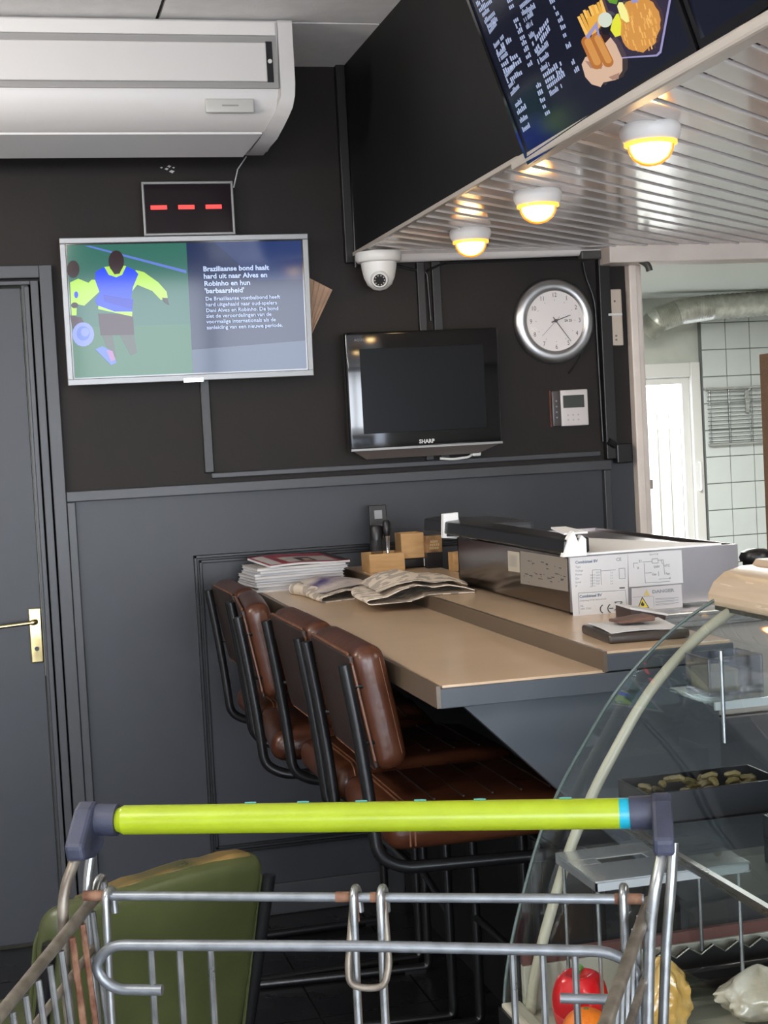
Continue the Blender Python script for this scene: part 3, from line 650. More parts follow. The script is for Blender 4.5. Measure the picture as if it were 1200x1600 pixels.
m2 = mdev('menu_screen', 'dark menu screen at the top right corner, cut by the frame', WS+.012)
def on(px, py):
    d_ = RW.transposed() @ Vector((px-600, py-800, F)); o = Vector((0, 0, EYE)); t = (A+nn*.0008-o).dot(nn)/d_.dot(nn); p = o+d_*t-A
    return p.dot(su), p.dot(tq)
mp = Pic(A+nn*.0006, su, tq, nn)
Z = lambda x, y: on(720+x/3.529, y/3.529)                 # pixel of the zoomed crop of the screen
ZP = lambda *p: [Z(*q) for q in p]
TXT = screen('menu_text_pale', (.36, .42, .6), 1); 
gly = 0
def glyphs(x, y, n, x2, y2, hh=1.):
    """a row of small illegible characters from crop pixel x,y to x2,y2"""
    a, b = Z(x, y), Z(x2, y2)
    for k in range(n):
        if random.random() < .1: continue
        t0, t1 = (k+.12)/n, (k+.80)/n; hgt = .0105*hh*(1 if random.random() < .3 else .72)
        u0, v0 = a[0]+(b[0]-a[0])*t0, a[1]+(b[1]-a[1])*t0; u1, v1 = a[0]+(b[0]-a[0])*t1, a[1]+(b[1]-a[1])*t1
        mp.mb.add([mp.P(u0, v0), mp.P(u1, v1), mp.P(u1, v1+hgt), mp.P(u0, v0+hgt)], [(0, 1, 2, 3)], TXT)
rows1 = [(92,28,150,-30),(105,58,175,0),(118,88,160,48),(135,122,192,66),(150,150,205,100),(160,178,200,125),(188,258,240,195),(200,285,283,212),(206,308,250,262),(215,330,262,290),(228,362,318,300),(240,398,338,330),(248,422,300,360),(258,450,342,395),(268,478,300,445),(280,520,325,470)]
for r in rows1: glyphs(r[0], r[1]+12, 9, r[2], r[3]+12)
rows2 = [(330,40,400,-20),(340,75,415,30),(352,112,402,72),(365,150,400,125),(382,205,410,180),(398,245,487,105),(412,285,495,150),(425,300,487,238),(430,345,495,290),(445,385,492,350),(458,420,560,345),(470,452,575,380),(480,482,578,405),(495,520,562,470)]
for r in rows2: glyphs(r[0], r[1]+12, 10, r[2], r[3]+12)
for x, y in ((270,10),(280,45),(305,120),(318,150),(328,180),(340,215),(350,245),(362,280),(373,318),(382,362),(430,480),(440,520),(452,560),(465,592),(478,630)): glyphs(x-10, y+10, 3, x+17, y-8, .9)
for x, y in ((505,15),(525,45),(537,80),(550,118),(565,158),(578,200),(595,262),(625,350),(640,395)): glyphs(x-10, y+10, 3, x+17, y-8, .9)
for r in ((305,595,340,565),(315,635,365,595),(330,680,372,650),(345,730,385,700)): glyphs(r[0], r[1], 6, r[2], r[3])
for c_, n_g in ((.03, 8), (.13, 3), (.18, 10), (.30, 3)):      # the price list goes on above the frame
    for k in range(13):
        v_ = .37+k*.024
        for q in range(n_g):
            if random.random() < .12: continue
            u_ = c_+q*.0085; h_ = .0105*(1 if random.random() < .3 else .72); mp.mb.add([mp.P(u_, v_), mp.P(u_+.006, v_), mp.P(u_+.006, v_+h_), mp.P(u_, v_+h_)], [(0, 1, 2, 3)], TXT)
o_ = mp.mb.build('menu_text', m1); o_['kind'] = 'stuff'; mp.mb = MB(); mp.k += 1
def zp(mat, *p): mp.poly(ZP(*p), mat)
PLATE = screen('menu_plate', (.03, .022, .045), 1); RIM = screen('menu_plate_rim', (.3, .28, .5), 1)
FRY = screen('menu_fries', (.75, .38, .06), 1); FRY2 = screen('menu_fries_pale', (.85, .5, .12), 1); CRU = screen('menu_crumb', (.6, .27, .06), 1); CRU2 = screen('menu_crumb_pale', (.82, .45, .12), 1)
KRO = screen('menu_roll_brown', (.42, .15, .035), 1); KRO2 = screen('menu_roll_light', (.6, .27, .07), 1); BUN = screen('menu_bun', (.62, .42, .3), 1); BUN2 = screen('menu_bun_dark', (.35, .2, .15), 1)
LEM = screen('menu_lemon', (.72, .72, .05), 1); LEM2 = screen('menu_lemon_pale', (.85, .8, .3), 1); MAYO = screen('menu_mayo', (.6, .65, .55), 1); CUP = screen('menu_cup', (.01, .01, .015), 1)
zp(PLATE, (760,-60), (1172,-60), (1110,285), (1085,310), (890,322), (800,150))
zp(RIM, (1160,-60), (1172,-60), (1108,290), (1085,310), (890,322), (888,315), (1080,300), (1098,280))
for k in range(9):
    x = 650+k*16; y = 85-k*11+random.uniform(-8, 8); zp(FRY if k % 2 else FRY2, (x-6, y), (x+8, y-6), (x+62-k*2, y+105), (x+44-k*2, y+112))
zp(FRY, (700, 100), (790, 60), (790, 130), (735, 200))
crust = []
for k in range(36):
    a = 2*PI*k/36; crust.append((985+115*math.cos(a)*(1+.08*random.uniform(-1, 1))+10, 130+150*math.sin(a)*(1+.08*random.uniform(-1, 1))))
zp(CRU, *crust)
for k in range(70):
    x, y = random.uniform(900, 1085), random.uniform(10, 260)
    if ((x-990)/105)**2+((y-130)/140)**2 < 1: mp.k -= 1; zp(CRU2 if k % 3 else KRO2, (x, y), (x+7, y-2), (x+15, y+30), (x+8, y+33))
zp(screen('menu_lettuce', (.12, .3, .03), 1), (805,-20), (880,-20), (870,20), (830,12)); zp(RIM, (945,-20), (1000,-20), (985,10), (955,14))
zp(CUP, (780,120), (850,80), (830,190), (790,185)); mp.poly([Z(808+40*math.cos(2*PI*i/18), 105+42*math.sin(2*PI*i/18)) for i in range(18)], MAYO)
zp(LEM2, (875,30), (885,8), (905,8), (930,55), (943,115), (925,120), (895,95)); zp(LEM, (872,72), (885,70), (898,120), (895,190), (865,200), (838,160), (850,110))
bun = [(680,350),(700,310),(760,290),(840,200),(870,240),(905,320),(905,385),(870,435),(800,450),(785,475),(735,460),(700,420)]
zp(BUN, *bun); zp(BUN2, (830,420), (890,395), (885,430), (850,435)); zp(BUN2, (700,330), (800,350), (790,375), (730,370))
def roll(x0, y0, x1, y1, r, mat):
    pts = []; a = math.atan2(y1-y0, x1-x0)
    for i in range(10): b = a+PI/2+PI*i/9; pts.append((x0+r*math.cos(b), y0+r*math.sin(b)))
    for i in range(10): b = a-PI/2+PI*i/9; pts.append((x1+r*math.cos(b), y1+r*math.sin(b)))
    zp(mat, *pts)
roll(712, 225, 765, 345, 32, KRO); roll(718, 225, 768, 335, 20, KRO2); roll(765, 205, 830, 335, 30, KRO); roll(772, 205, 832, 325, 18, KRO2)
zp(RIM, (705,195), (770,110), (785,190), (778,200), (762,150), (722,210))
mpo = mp.mb.build('menu_picture', m1)

# --- ceiling lamps with amber bulbs
LB = pm('lamp_white', (.85, .83, .8), .3); AM = pm('amber_dome', (.8, .4, .08), .2, emit=(1, .42, .06), es=1.5)
def amber():
    m = bpy.data.materials.new('lit_amber_glass'); m.use_nodes = True; n = m.node_tree.nodes; l = m.node_tree.links; b = n['Principled BSDF']
    b.inputs['Base Color'].default_value = (.8, .35, .05, 1); b.inputs['Roughness'].default_value = .15
    lw = n.new('ShaderNodeLayerWeight'); lw.inputs[0].default_value = .5; r = n.new('ShaderNodeValToRGB')
    r.color_ramp.elements[0].position = .1; r.color_ramp.elements[0].color = (1, .80, .38, 1); r.color_ramp.elements[1].position = .62; r.color_ramp.elements[1].color = (1, .28, .02, 1)
    mr = n.new('ShaderNodeMapRange'); mr.inputs[1].default_value = 0; mr.inputs[2].default_value = .62; mr.inputs[3].default_value = 26; mr.inputs[4].default_value = 1.1
    l.new(lw.outputs['Facing'], r.inputs[0]); l.new(lw.outputs['Facing'], mr.inputs[0]); l.new(r.outputs[0], b.inputs['Emission Color']); l.new(mr.outputs[0], b.inputs['Emission Strength']); return m
AMB = amber()
lamp = None
for (px, py), lab in (((735, 369), 'ceiling lamp with glowing amber dome, nearest the dome camera'), ((840, 311), 'middle of the three amber-domed ceiling lamps'), ((1016, 211), 'largest amber-domed ceiling lamp, nearest the menu screen join')):
    c = at(px, py, 2, zs-.02)
    if lamp is None:
        lamp = thing('ceiling_lamp', lab, 'lamp', (0, 0, 0), 'amber lamps in the slatted ceiling')
        MB().lathe([(0, 0), (.056, 0), (.060, -.006), (.060, -.018), (.054, -.030), (.05, -.036), (.046, -.036)], (0, 0, 0), LB, 36).build('base_ring', lamp, smooth=50)
        MB().lathe([(.052, -.034), (.052, -.040), (.045, -.042)], (0, 0, 0), AM, 32).build('flange', lamp, smooth=True)
        MB().lathe([(.046, -.038), (.044, -.052), (.036, -.066), (.022, -.076), (.008, -.08), (0, -.0805)], (0, 0, 0), AMB, 32).build('dome', lamp, smooth=True)
        o = lamp
    else: o = copy_tree(lamp); o['label'] = lab
    o.location = (c.x, c.y, zs)
# ================================================================ BAR COUNTER
ctr = thing('bar_counter', 'grey bar counter with beige top and raised back ledge', 'counter', (1.0, 3.6, 0))
CY0, CY1 = 2.52, 4.685
B(.715, 1.275, CY0, CY1, 1.02, 1.056, GREYPNL).build('slab', ctr, bevel=.002)
B(.722, 1.03, CY0+.006, CY1, 1.0555, 1.0605, TOPLAM).build('laminate_top', ctr, label='beige laminate work surface')
B(.708, .716, CY0-.003, CY1, 1.022, 1.0615, BROWNEDGE).build('edge_band', ctr)
B(1.03, 1.282, CY0, CY1, 1.058, 1.090, GREYPNL).build('ledge', ctr, bevel=.002)
B(1.024, 1.031, CY0-.002, CY1, 1.058, 1.0955, BROWNEDGE).build('ledge_front_edge', ctr)
B(1.031, 1.278, CY0+.004, CY1, 1.0895, 1.0945, TOPLAM).build('ledge_top', ctr)
g = [(.762, 1.02), (1.255, 1.02), (1.255, .02), (1.18, .02), (1.18, .606)]
MB().poly([(x, CY0+.03, z) for x, z in [(.762, 1.02), (1.18, .606), (1.18, 0), (1.262, 0), (1.262, 1.02)]], (0, .03, 0), GREYPNL).build('end_bracket', ctr)
B(1.18, 1.20, CY0+.06, CY1, 0, 1.02, pm('counter_front_painted_shade', (.008, .008, .009), .5)).build('front_panel', ctr)  # black stands for the shade under the counter, put into the colour
B(1.20, 1.255, CY0+.06, CY1, 0, 1.02, GREYPNL).build('back_panel', ctr)
# work bench behind it, carrying the appliance
bn = thing('work_bench', 'grey steel-topped work bench behind the bar counter', 'bench', (1.6, 3.6, 0))
B(1.30, 1.84, 2.95, 4.1, 1.06, 1.0945, STEEL).build('worktop', bn, bevel=.003); B(1.31, 1.83, 2.97, 4.08, .86, 1.06, pm('beige_cabinet', (.34, .30, .27), .5)).build('drawer_front', bn, bevel=.004); B(1.31, 1.83, 2.98, 4.08, .1, .855, pm('dark_cabinet', (.03, .033, .04), .4)).build('cabinet', bn, bevel=.004)
B(1.33, 1.8, 3.0, 4.05, 0, .1, BLACKPL).build('plinth', bn)
# --- the steel appliance with labels
X0, X1, Y0, Y1, Z0, Z1 = 1.166, 1.566, 3.04, 3.86, 1.095, 1.224
ap = thing('steel_appliance', 'open-topped polished steel appliance with white label sheets on its end', 'appliance', (1.36, 3.5, Z0))
DST = pm('dark_reflective_steel', (.20, .17, .15), .18, metal=1., var=.12, scale=2); LST = pm('end_steel', (.45, .43, .45), .3, metal=.9, var=.06, scale=3)
B(X0, X0+.006, Y0+.004, Y1, Z0+.008, Z1, DST).build('side_panel', ap); B(X1-.006, X1, Y0+.004, Y1, Z0+.008, Z1, DST).build('side_panel', ap)
B(X0, X1, Y0, Y0+.006, Z0+.008, Z1, LST).build('end_panel', ap); B(X0, X1, Y1-.006, Y1, Z0+.008, Z1+.0, LST).build('end_panel', ap)
B(X0+.006, X1-.006, Y0+.006, Y1-.006, Z0+.01, Z0+.02, LST).build('base_plate', ap)
B(X0+.006, X1-.006, Y0+.006, Y1-.006, Z1-.012, Z1-.008, LST).build('top_deck', ap)
MB().poly([(X0+.03, Y0+.008, Z1-.008), (X1-.035, Y0+.008, Z1-.008), (X1-.10, Y0+.14, Z1-.008), (X0+.15, Y0+.66, Z1-.008), (X0+.05, Y0+.66, Z1-.008)], (0, 0, .012), pm('white_foam', (.92, .92, .92), .6)).build('foam_liner', ap)
for x, y in ((X0+.02, Y0+.03), (X1-.03, Y0+.03), (X0+.02, Y1-.05), (X1-.03, Y1-.05)): MB().lathe([(.012, 0), (.014, .008)], (x, y, Z0), BLACKPL, 10).build('foot', ap)
# black lid lying on the left half
LM = pm('black_lid', (.012, .012, .014), .3); 
MB().hexa([(X0-.012, Y0+.0, Z1+.006), (X0+.05, Y0+.0, Z1+.006), (X0+.05, Y1+.29, Z1+.006), (X0-.012, Y1+.29, Z1+.006)], [(X0-.008, Y0+.0, Z1+.036), (X0+.05, Y0+.0, Z1+.04), (X0+.05, Y1+.29, Z1+.045), (X0-.008, Y1+.29, Z1+.04)], LM).build('lid', ap, bevel=.004)
B(X0+.05, X0+.17, Y0+.68, Y1+.22, Z1+.004, Z1+.04, pm('lid_grey', (.05, .055, .065), .35)).build('lid_tray', ap, bevel=.01)
FO = MATS['white_foam']
MB().poly([(X0-.014, Y0-.006, Z1+.0), (X0+.04, Y0-.006, Z1+.0), (X0+.04, Y0-.006, Z1+.036), (X0+.03, Y0-.006, Z1+.045), (X0+.022, Y0-.006, Z1+.03), (X0+.012, Y0-.006, Z1+.055), (X0+.0, Y0-.006, Z1+.04)], (0, .02, 0), FO).build('foam_corner', ap)
MB().poly([(X0-.016, Y1+.08, Z1-.005), (X0-.012, Y1+.08, Z1+.06), (X0+.03, Y1+.08, Z1+.062), (X0+.03, Y1+.08, Z1+.035), (X0-.004, Y1+.08, Z1+.035), (X0-.006, Y1+.08, Z1-.002), (X0+.03, Y1+.08, Z1-.002), (X0+.03, Y1+.08, Z1-.01)], (0, .02, 0), FO).build('foam_corner', ap)
MB().poly([(X0+.0, Y0+.02, Z1+.046), (X0+.055, Y0+.02, Z1+.046), (X0+.05, Y0+.14, Z1+.052), (X0+.03, Y0+.18, Z1+.05)], (0, 0, .004), FO).build('foam_scrap', ap)
# end label sheets
def sheet(pts, y, mat=PAPER):
    mb = MB(); mb.poly([(p.x, y, p.z) for p in pts], (0, .0006, 0), mat); return mb
LBK = [(60, 65), (605, 30), (625, 700), (100, 590)]
e6 = lambda x, y: at(880+x/6, 860+y/6, 1, Y0-.001)
sh1 = sheet([e6(62, 70), e6(603, 30), e6(612, 655), e6(95, 655)], Y0-.0012); l1 = sh1.build('label_sheet', ap, label='white label sheet with rating table and CE mark')
sh2 = sheet([e6(605, 30), e6(1108, -5), e6(1125, 305), e6(617, 345)], Y0-.0012); l2 = sh2.build('label_sheet', ap, label='white label sheet with wiring diagram')
sh3 = sheet([e6(640, 355), e6(1105, 318), e6(1120, 545), e6(642, 572)], Y0-.0018, pm('label_warm', (.58, .56, .58), .6)); l3 = sh3.build('label_sheet', ap, label='danger label with two yellow warning triangles')
yk = Y0-.0022
def et(mb, s, px, py, size, mat=INKG, bold=0., wide=1.): p = e6(px, py); mb.text(s, size, (p.x, yk, p.z), (1, 0, 0), (0, 0, 1), mat, bold=bold, wide=wide)
def el(mb, a, b, w=.0005, mat=INKG):
    p, q = e6(*a), e6(*b); p.y = q.y = yk; d_ = (q-p).normalized(); n_2 = Vector((-d_.z, 0, d_.x))*w
    mb.add([p-n_2, q-n_2, q+n_2, p+n_2], [(0, 1, 2, 3)], mat)
BLI = pm('ink_bluegrey', (.2, .25, .33), .7)
mb = MB(); et(mb, 'Combisteel BV', 112, 125, .0085, BLI, .0003); et(mb, 'CE', 495, 100, .010, INKG, .0002)
for k, s in enumerate(('Type', 'Voltage', 'Power', 'Gas', 'Serial', 'IP')): et(mb, s, 112, 165+k*36, .006)
for k in range(5): et(mb, '230 V', 250, 240+k*26, .005); et(mb, 'G25', 305, 215+k*26, .0052); et(mb, '2.4', 440, 215+k*26, .0045)
for a, b in (((270, 185), (350, 180)), ((270, 185), (272, 330)), ((350, 180), (355, 325)), ((350, 192), (490, 182)), ((520, 170), (575, 166)), ((520, 170), (524, 265)), ((575, 166), (580, 262)), ((524, 265), (580, 262)), ((140, 400), (580, 372)), ((580, 372), (600, 560)), ((140, 400), (148, 600))): el(mb, a, b)
et(mb, 'Combisteel BV', 150, 445, .0085, BLI, .0003); et(mb, 'Gildenweg 37 NL Barendrecht', 152, 480, .005, INKG); et(mb, 'NL', 160, 530, .006, BLI); et(mb, 'DIN 3362', 162, 558, .006, INKG)
# CE mark and crossed-out bin
def arc(mb, c, r, a0, a1, w, mat):
    n = 14
    for i in range(n):
        t0, t1 = a0+(a1-a0)*i/n, a0+(a1-a0)*(i+1)/n
        mb.add([(c[0]+q*math.cos(t), yk, c[1]+q*math.sin(t)) for q, t in ((r-w, t0), (r-w, t1), (r+w, t1), (r+w, t0))], [(0, 1, 2, 3)], mat)
for px in (385, 455):
    p = e6(px, 548 if px == 385 else 543); arc(mb, (p.x, p.z), .0095, PI*.62, PI*1.38, .0012, INK)
p = e6(440, 543); mb.box(p.x-.003, p.x+.007, yk, yk+.0001, p.z-.0009, p.z+.0009, INK)
for a, b in (((480, 485), (550, 478)), ((490, 485), (515, 520)), ((545, 480), (518, 520)), ((515, 520), (490, 570)), ((518, 520), (560, 572)), ((488, 572), (562, 566)), ((478, 562), (555, 485)), ((482, 490), (560, 562))): el(mb, a, b, .0007, INK)
el(mb, (485, 590), (572, 584), .0016, INK); el(mb, (525, 352), (575, 350), .0014, INK)
mb.build('lettering', l1)
mb = MB(); et(mb, 'Spanning', 805, 45, .006)
for a, b in (((655, 120), (700, 118)), ((655, 120), (660, 165)), ((740, 108), (830, 103)), ((755, 118), (768, 305)), ((768, 305), (910, 296)), ((830, 80), (885, 76)), ((830, 80), (832, 120)), ((885, 76), (888, 118)), ((832, 120), (888, 118)), ((888, 92), (935, 88)), ((935, 88), (950, 225)), ((765, 212), (830, 208)), ((890, 195), (893, 240)), ((895, 270), (1005, 262)), ((910, 296), (1000, 288)), ((915, 90), (930, 130))): el(mb, a, b, .0006)
for s, x, y in (('Z1', 705, 112), ('X', 690, 175), ('230V', 845, 165), ('Gas', 830, 235), ('NTC', 940, 155), ('Fan', 960, 228), ('V', 990, 270)): et(mb, s, x, y, .007, INKG, .0002)
mb.build('lettering', l2)
mb = MB(); YEL = pm('warning_yellow', (.75, .6, .06), .5); et(mb, 'DANGER', 832, 402, .0095, INKG, .0005, 1.35)
for k in range(3): el(mb, (862, 440+k*26+14), (1080, 428+k*24+12), .0006); el(mb, (862, 450+k*26+14), (1040, 440+k*24+12), .0004)
el(mb, (845, 432), (850, 525), .0005); el(mb, (650, 440), (840, 428), .0004)
yk2 = yk; yk = yk-.0003
def tri(a, b, c, mat): mb.add([(q.x, yk, q.z) for q in (e6(*a), e6(*b), e6(*c))], [(0, 1, 2)], mat)
tri((778, 362), (750, 428), (812, 424), pm('warning_yellow_dull', (.62, .5, .2), .5)); tri((738, 432), (692, 548), (805, 540), INK); yk -= .0003; tri((739, 448), (703, 541), (793, 534), YEL); yk -= .0003
mb.add([(q.x, yk, q.z) for q in (e6(728, 515), e6(722, 500), e6(732, 490), e6(738, 475), e6(748, 492), e6(758, 503), e6(755, 518), e6(742, 522))], [tuple(range(8))], INK)
mb.build('lettering', l3); yk = yk2
# labels on the long side
s5 = lambda x, y: at(660+x/5, 820+y/5, 0, X0-.0008)
def sidesheet(c, mat, lab): 
    mb = MB(); mb.poly([(X0-.001, p.y, p.z) for p in (s5(*q) for q in c)], (.0008, 0, 0), mat); return mb.build('label_sheet', ap, label=lab)
ls = sidesheet(((765, 205), (1128, 262), (1138, 522), (768, 458)), pm('dull_label', (.25, .22, .19), .5), 'large dull label on the long side'); l4 = sidesheet(((667, 203), (755, 215), (760, 373), (672, 360)), pm('cream_label', (.5, .45, .36), .6), 'small cream barcode sticker')
mb = MB()
for k in range(34):
    x, y = random.uniform(790, 1110), random.uniform(260, 440)+30
    y += (x-790)*.16-20; p = s5(x, y); q = s5(x+random.choice((6, 18, 26)), y+4)
    mb.add([(X0-.0014, p.y, p.z), (X0-.0014, q.y, q.z), (X0-.0014, q.y, q.z+.0022), (X0-.0014, p.y, p.z+.0022)], [(0, 1, 2, 3)], INK)
mb.build('lettering', ls)
mb = MB()
for k in range(12):
    p, q = s5(682+k*5.3, 232+k*.8), s5(682+k*5.3, 322+k*.8); w2 = .0006
    mb.add([(X0-.0014, p.y, p.z), (X0-.0014, p.y-w2*2, p.z), (X0-.0014, q.y-w2*2, q.z), (X0-.0014, q.y, q.z)], [(0, 1, 2, 3)], INKG)
mb.build('barcode', l4)

# --- magazines
cols = [(.62, .6, .58), (.5, .5, .52), (.66, .64, .6), (.35, .36, .4), (.6, .56, .55), (.5, .46, .44), (.62, .62, .63), (.42, .4, .42), (.6, .55, .5)]
z = 1.0605; MX, MY, MR = .835, 4.52, .10
for k in range(9):
    th_ = .0085 if k % 3 else .0065
    mt = pm('magazine_cover_%d' % k, cols[k], .4, var=.1, scale=30)
    mb = MB().box(-.14, .14, -.095, .095, 0, .0012, mt).box(-.138, .137, -.093, .093, .0012, th_-.0012, PAPER).box(-.14, .14, -.095, .095, th_-.0012, th_, mt)
    dx, dy, r = random.uniform(-.008, .012), random.uniform(-.006, .006), MR+random.uniform(-.07, .07)
    if k == 8: mt = None
    labs = ['bottom magazine of the pile, lying on the beige top', 'second magazine from the bottom of the pile', 'third magazine from the bottom of the pile', 'fourth magazine from the bottom of the pile', 'middle magazine of the pile by the wall', 'fourth magazine from the top of the pile', 'third magazine from the top of the pile', 'magazine just under the pale one near the pile top', 'pale magazine below the red one on top of the pile']
    o = tag(mb.build('magazine', None, origin=(0, 0, 0)), labs[k], 'magazine', 'magazines piled on the counter'); o.location = (MX+dx, MY+dy, z); o.rotation_euler = (0, 0, r); z += th_+.0002
mg = thing('magazine', 'topmost magazine with red cover and portrait picture', 'magazine', (MX+.02, MY+.0, z), 'magazines piled on the counter')
RED = pm('magazine_red', (.33, .02, .04), .3)
def sh(u, v): return (MX+.02+(u-.5)*.26, MY+(v-.5)*.19, z+.006+.014*v+.003*math.sin(u*5))
MB().grid(lambda u, v: sh(u, v), 12, 8, PAPER, .006).build('pages', mg, smooth=30)
MB().grid(lambda u, v: (sh(u, v)[0], sh(u, v)[1], sh(u, v)[2]+.0015), 12, 8, RED, .001).build('cover', mg, smooth=30)
cv = MB()
def cq(u0, u1, v0, v1, mat, h, sk=0.): cv.grid(lambda u, v: (sh(u0+(u1-u0)*u+sk*v, v0+(v1-v0)*v)[0], sh(u0+(u1-u0)*u, v0+(v1-v0)*v)[1], sh(u0+(u1-u0)*u, v0+(v1-v0)*v)[2]+h), 6, 4, mat)
cq(.02, .16, .02, .9, pm('cover_pale', (.6, .56, .54), .4), .002); cq(.25, .85, .05, .62, pm('cover_grey_pic', (.48, .42, .4), .4), .0022); cq(.42, .62, .08, .5, pm('cover_dark_hair', (.05, .03, .03), .5), .0026); cq(.48, .57, .1, .35, pm('cover_skin', (.5, .33, .25), .5), .003); cq(.9, .99, .02, .98, BLACKPL, .002)
cv.build('cover_print', mg)
mg.rotation_euler = (0, 0, .2)

# --- newspapers: folded sheets with a curl, built as an extruded profile
def printed():
    m = bpy.data.materials.new('printed_newsprint'); m.use_nodes = True; n = m.node_tree.nodes; l = m.node_tree.links; b = n['Principled BSDF']; b.inputs['Roughness'].default_value = .8
    tc = n.new('ShaderNodeTexCoord'); mp_ = n.new('ShaderNodeMapping'); l.new(tc.outputs['Object'], mp_.inputs[0])
    w1 = n.new('ShaderNodeTexWave'); w1.bands_direction = 'Y'; w1.inputs['Scale'].default_value = 75; w1.inputs['Distortion'].default_value = .4
    n1 = n.new('ShaderNodeTexNoise'); n1.inputs['Scale'].default_value = 38; n1.inputs['Detail'].default_value = 0
    g = n.new('ShaderNodeMath'); g.operation = 'GREATER_THAN'; g.inputs[1].default_value = .52; mu = n.new('ShaderNodeMath'); mu.operation = 'MULTIPLY'
    r = n.new('ShaderNodeValToRGB'); r.color_ramp.elements[0].color = (.78, .68, .56, 1); r.color_ramp.elements[1].color = (.16, .13, .12, 1)
    for q in (w1, n1): l.new(mp_.outputs[0], q.inputs[0])
    l.new(n1.outputs[0], g.inputs[0]); l.new(g.outputs[0], mu.inputs[0]); l.new(w1.outputs[0], mu.inputs[1]); l.new(mu.outputs[0], r.inputs[0]); l.new(r.outputs[0], b.inputs['Base Color']); return m
NPM = printed()
def sweep(prof, wdt, amp, mat, name, root, th=.0015, seed=0, nv=14):
    """prof: points (s, z) of the folded paper; extruded over width with gentle waves"""
    rnd = random.Random(seed); ph = [rnd.uniform(0, 6) for _ in range(4)]; N = len(prof)
    vs = []; fs = []
    def off(i):
        a = Vector(prof[max(0, i-1)]); b = Vector(prof[min(N-1, i+1)]); t = (b-a).normalized(); return Vector((-t.y, t.x))*th
    for side in (0, 1):
        for j in range(nv+1):
            v = j/nv
            for i in range(N):
                s, zz = prof[i]; o = off(i)*side
                e = amp*(math.sin(v*5+ph[0]+s*12)*.5+math.sin(s*25+ph[1]+v*3)*.3)*min(1, zz*60)
                vs.append((s+o.x+.012*math.sin(v*4+ph[2]), (v-.5)*wdt+.006*math.sin(s*20+ph[3]), zz+o.y+max(-zz*.6, e)))
    k = N*(nv+1)
    for j in range(nv):
        for i in range(N-1):
            a = j*N+i; q = (a, a+1, a+N+1, a+N); fs.append(q[::-1]); fs.append(tuple(k+x for x in q))
    for i in range(N-1):
        fs.append((i, i+1, k+i+1, k+i)); a = nv*N+i; fs.append((a, k+a, k+a+1, a+1))
    mb = MB().add([Vector(p)+root.location for p in vs], fs, mat); return mb.build(name, root, smooth=50)
def curl(L, r, gap, nn=10):
    p = [(L, .002), (L*.5, .0015), (r, .001)]
    for i in range(1, nn): a = -PI/2-PI*i/nn; p.append((r+r*math.cos(a), r+r*math.sin(a)*1.0))
    p += [(r, 2*r), (r+.02, 2*r+.004), (L*.35, gap+.014), (L*.55, gap+.008), (L*.75, gap+.012), (L*.95, gap)]
    return p
na = thing('newspaper', 'folded newspaper with a curled edge lying across counter and ledge', 'newspaper', (.885, 3.86, 1.0965))
pa = [(.275, .002), (.16, .002), (.135, -.010), (.11, -.028), (.014, -.034)]
for i in range(1, 10): a = -PI/2-PI*i/10; pa.append((.014+.014*math.cos(a), -.020+.014*math.sin(a)))
pa += [(.014, -.006), (.05, .002), (.09, .018), (.13, .026), (.17, .018), (.21, .022), (.25, .016), (.275, .006)]
sweep(pa, .36, .005, NPM, 'folded_sheets', na, .002, 3)
sweep([(.03, .012), (.08, .032), (.13, .040), (.18, .030), (.22, .032), (.262, .018)], .30, .006, NPM, 'loose_page', na, .0008, 9)
na.rotation_euler = (0, 0, math.radians(-9))
nb = thing('newspaper', 'crumpled newspaper with purple page on the beige top, beside the magazines', 'newspaper', (.80, 4.15, 1.0625))
sweep(curl(.21, .010, .016), .30, .010, NPM, 'folded_sheets', nb, .002, 5)
sweep([(.02, .026), (.07, .038), (.12, .040), (.17, .034), (.20, .022)], .26, .012, pm('newspaper_purple', (.05, .03, .16), .6, col2=(.7, .62, .55), scale=10), 'colour_page', nb, .0008, 12)
nb.rotation_euler = (0, 0, math.radians(10))

# --- wooden caddies and small things on the ledge
LZ = 1.0945
def cube(name, lab, x0, x1, y0, y1, z0, z1, cat='box'):
    t_ = thing(name, lab, cat, ((x0+x1)/2, (y0+y1)/2, z0)); w_ = .006
    for a in ((x0, x1, y0, y0+w_), (x0, x1, y1-w_, y1)): B(*a, z0, z1, WOODL).build('panel', t_, bevel=.001)
    for a in ((x0, x0+w_), (x1-w_, x1)): B(*a, y0+w_, y1-w_, z0, z1, WOODL).build('panel', t_, bevel=.001)
    B(x0+w_, x1-w_, y0+w_, y1-w_, z0, z0+w_, WOODL).build('base', t_); return t_
cA = cube('wooden_caddy', 'low bamboo caddy holding shakers, left of the ledge end', 1.055, 1.165, 4.42, 4.53, LZ, 1.150, 'caddy')
zf = LZ+.0065
sk = thing('salt_shaker', 'black-capped shaker standing in the low bamboo caddy', 'shaker', (1.092, 4.47, zf))
MB().lathe([(0, 0), (.019, 0), (.019, .09), (0, .09)], (1.092, 4.47, zf), glass('shaker_glass', (.6, .6, .62), 1.0), 18).build('glass_body', sk, smooth=True)
MB().lathe([(.021, .09), (.021, .128), (.017, .134), (0, .134)], (1.092, 4.47, zf), BLACKPL, 18).build('cap', sk, smooth=True)
pg = thing('pepper_grinder', 'slim chrome grinder beside the black-capped shaker', 'grinder', (1.122, 4.455, zf))
MB().lathe([(0, 0), (.012, 0), (.009, .02), (.006, .05), (.007, .09), (.009, .1), (0, .1)], (1.122, 4.455, zf), pm('chrome', (.75, .75, .76), .12, metal=1), 16).build('body', pg, smooth=True)
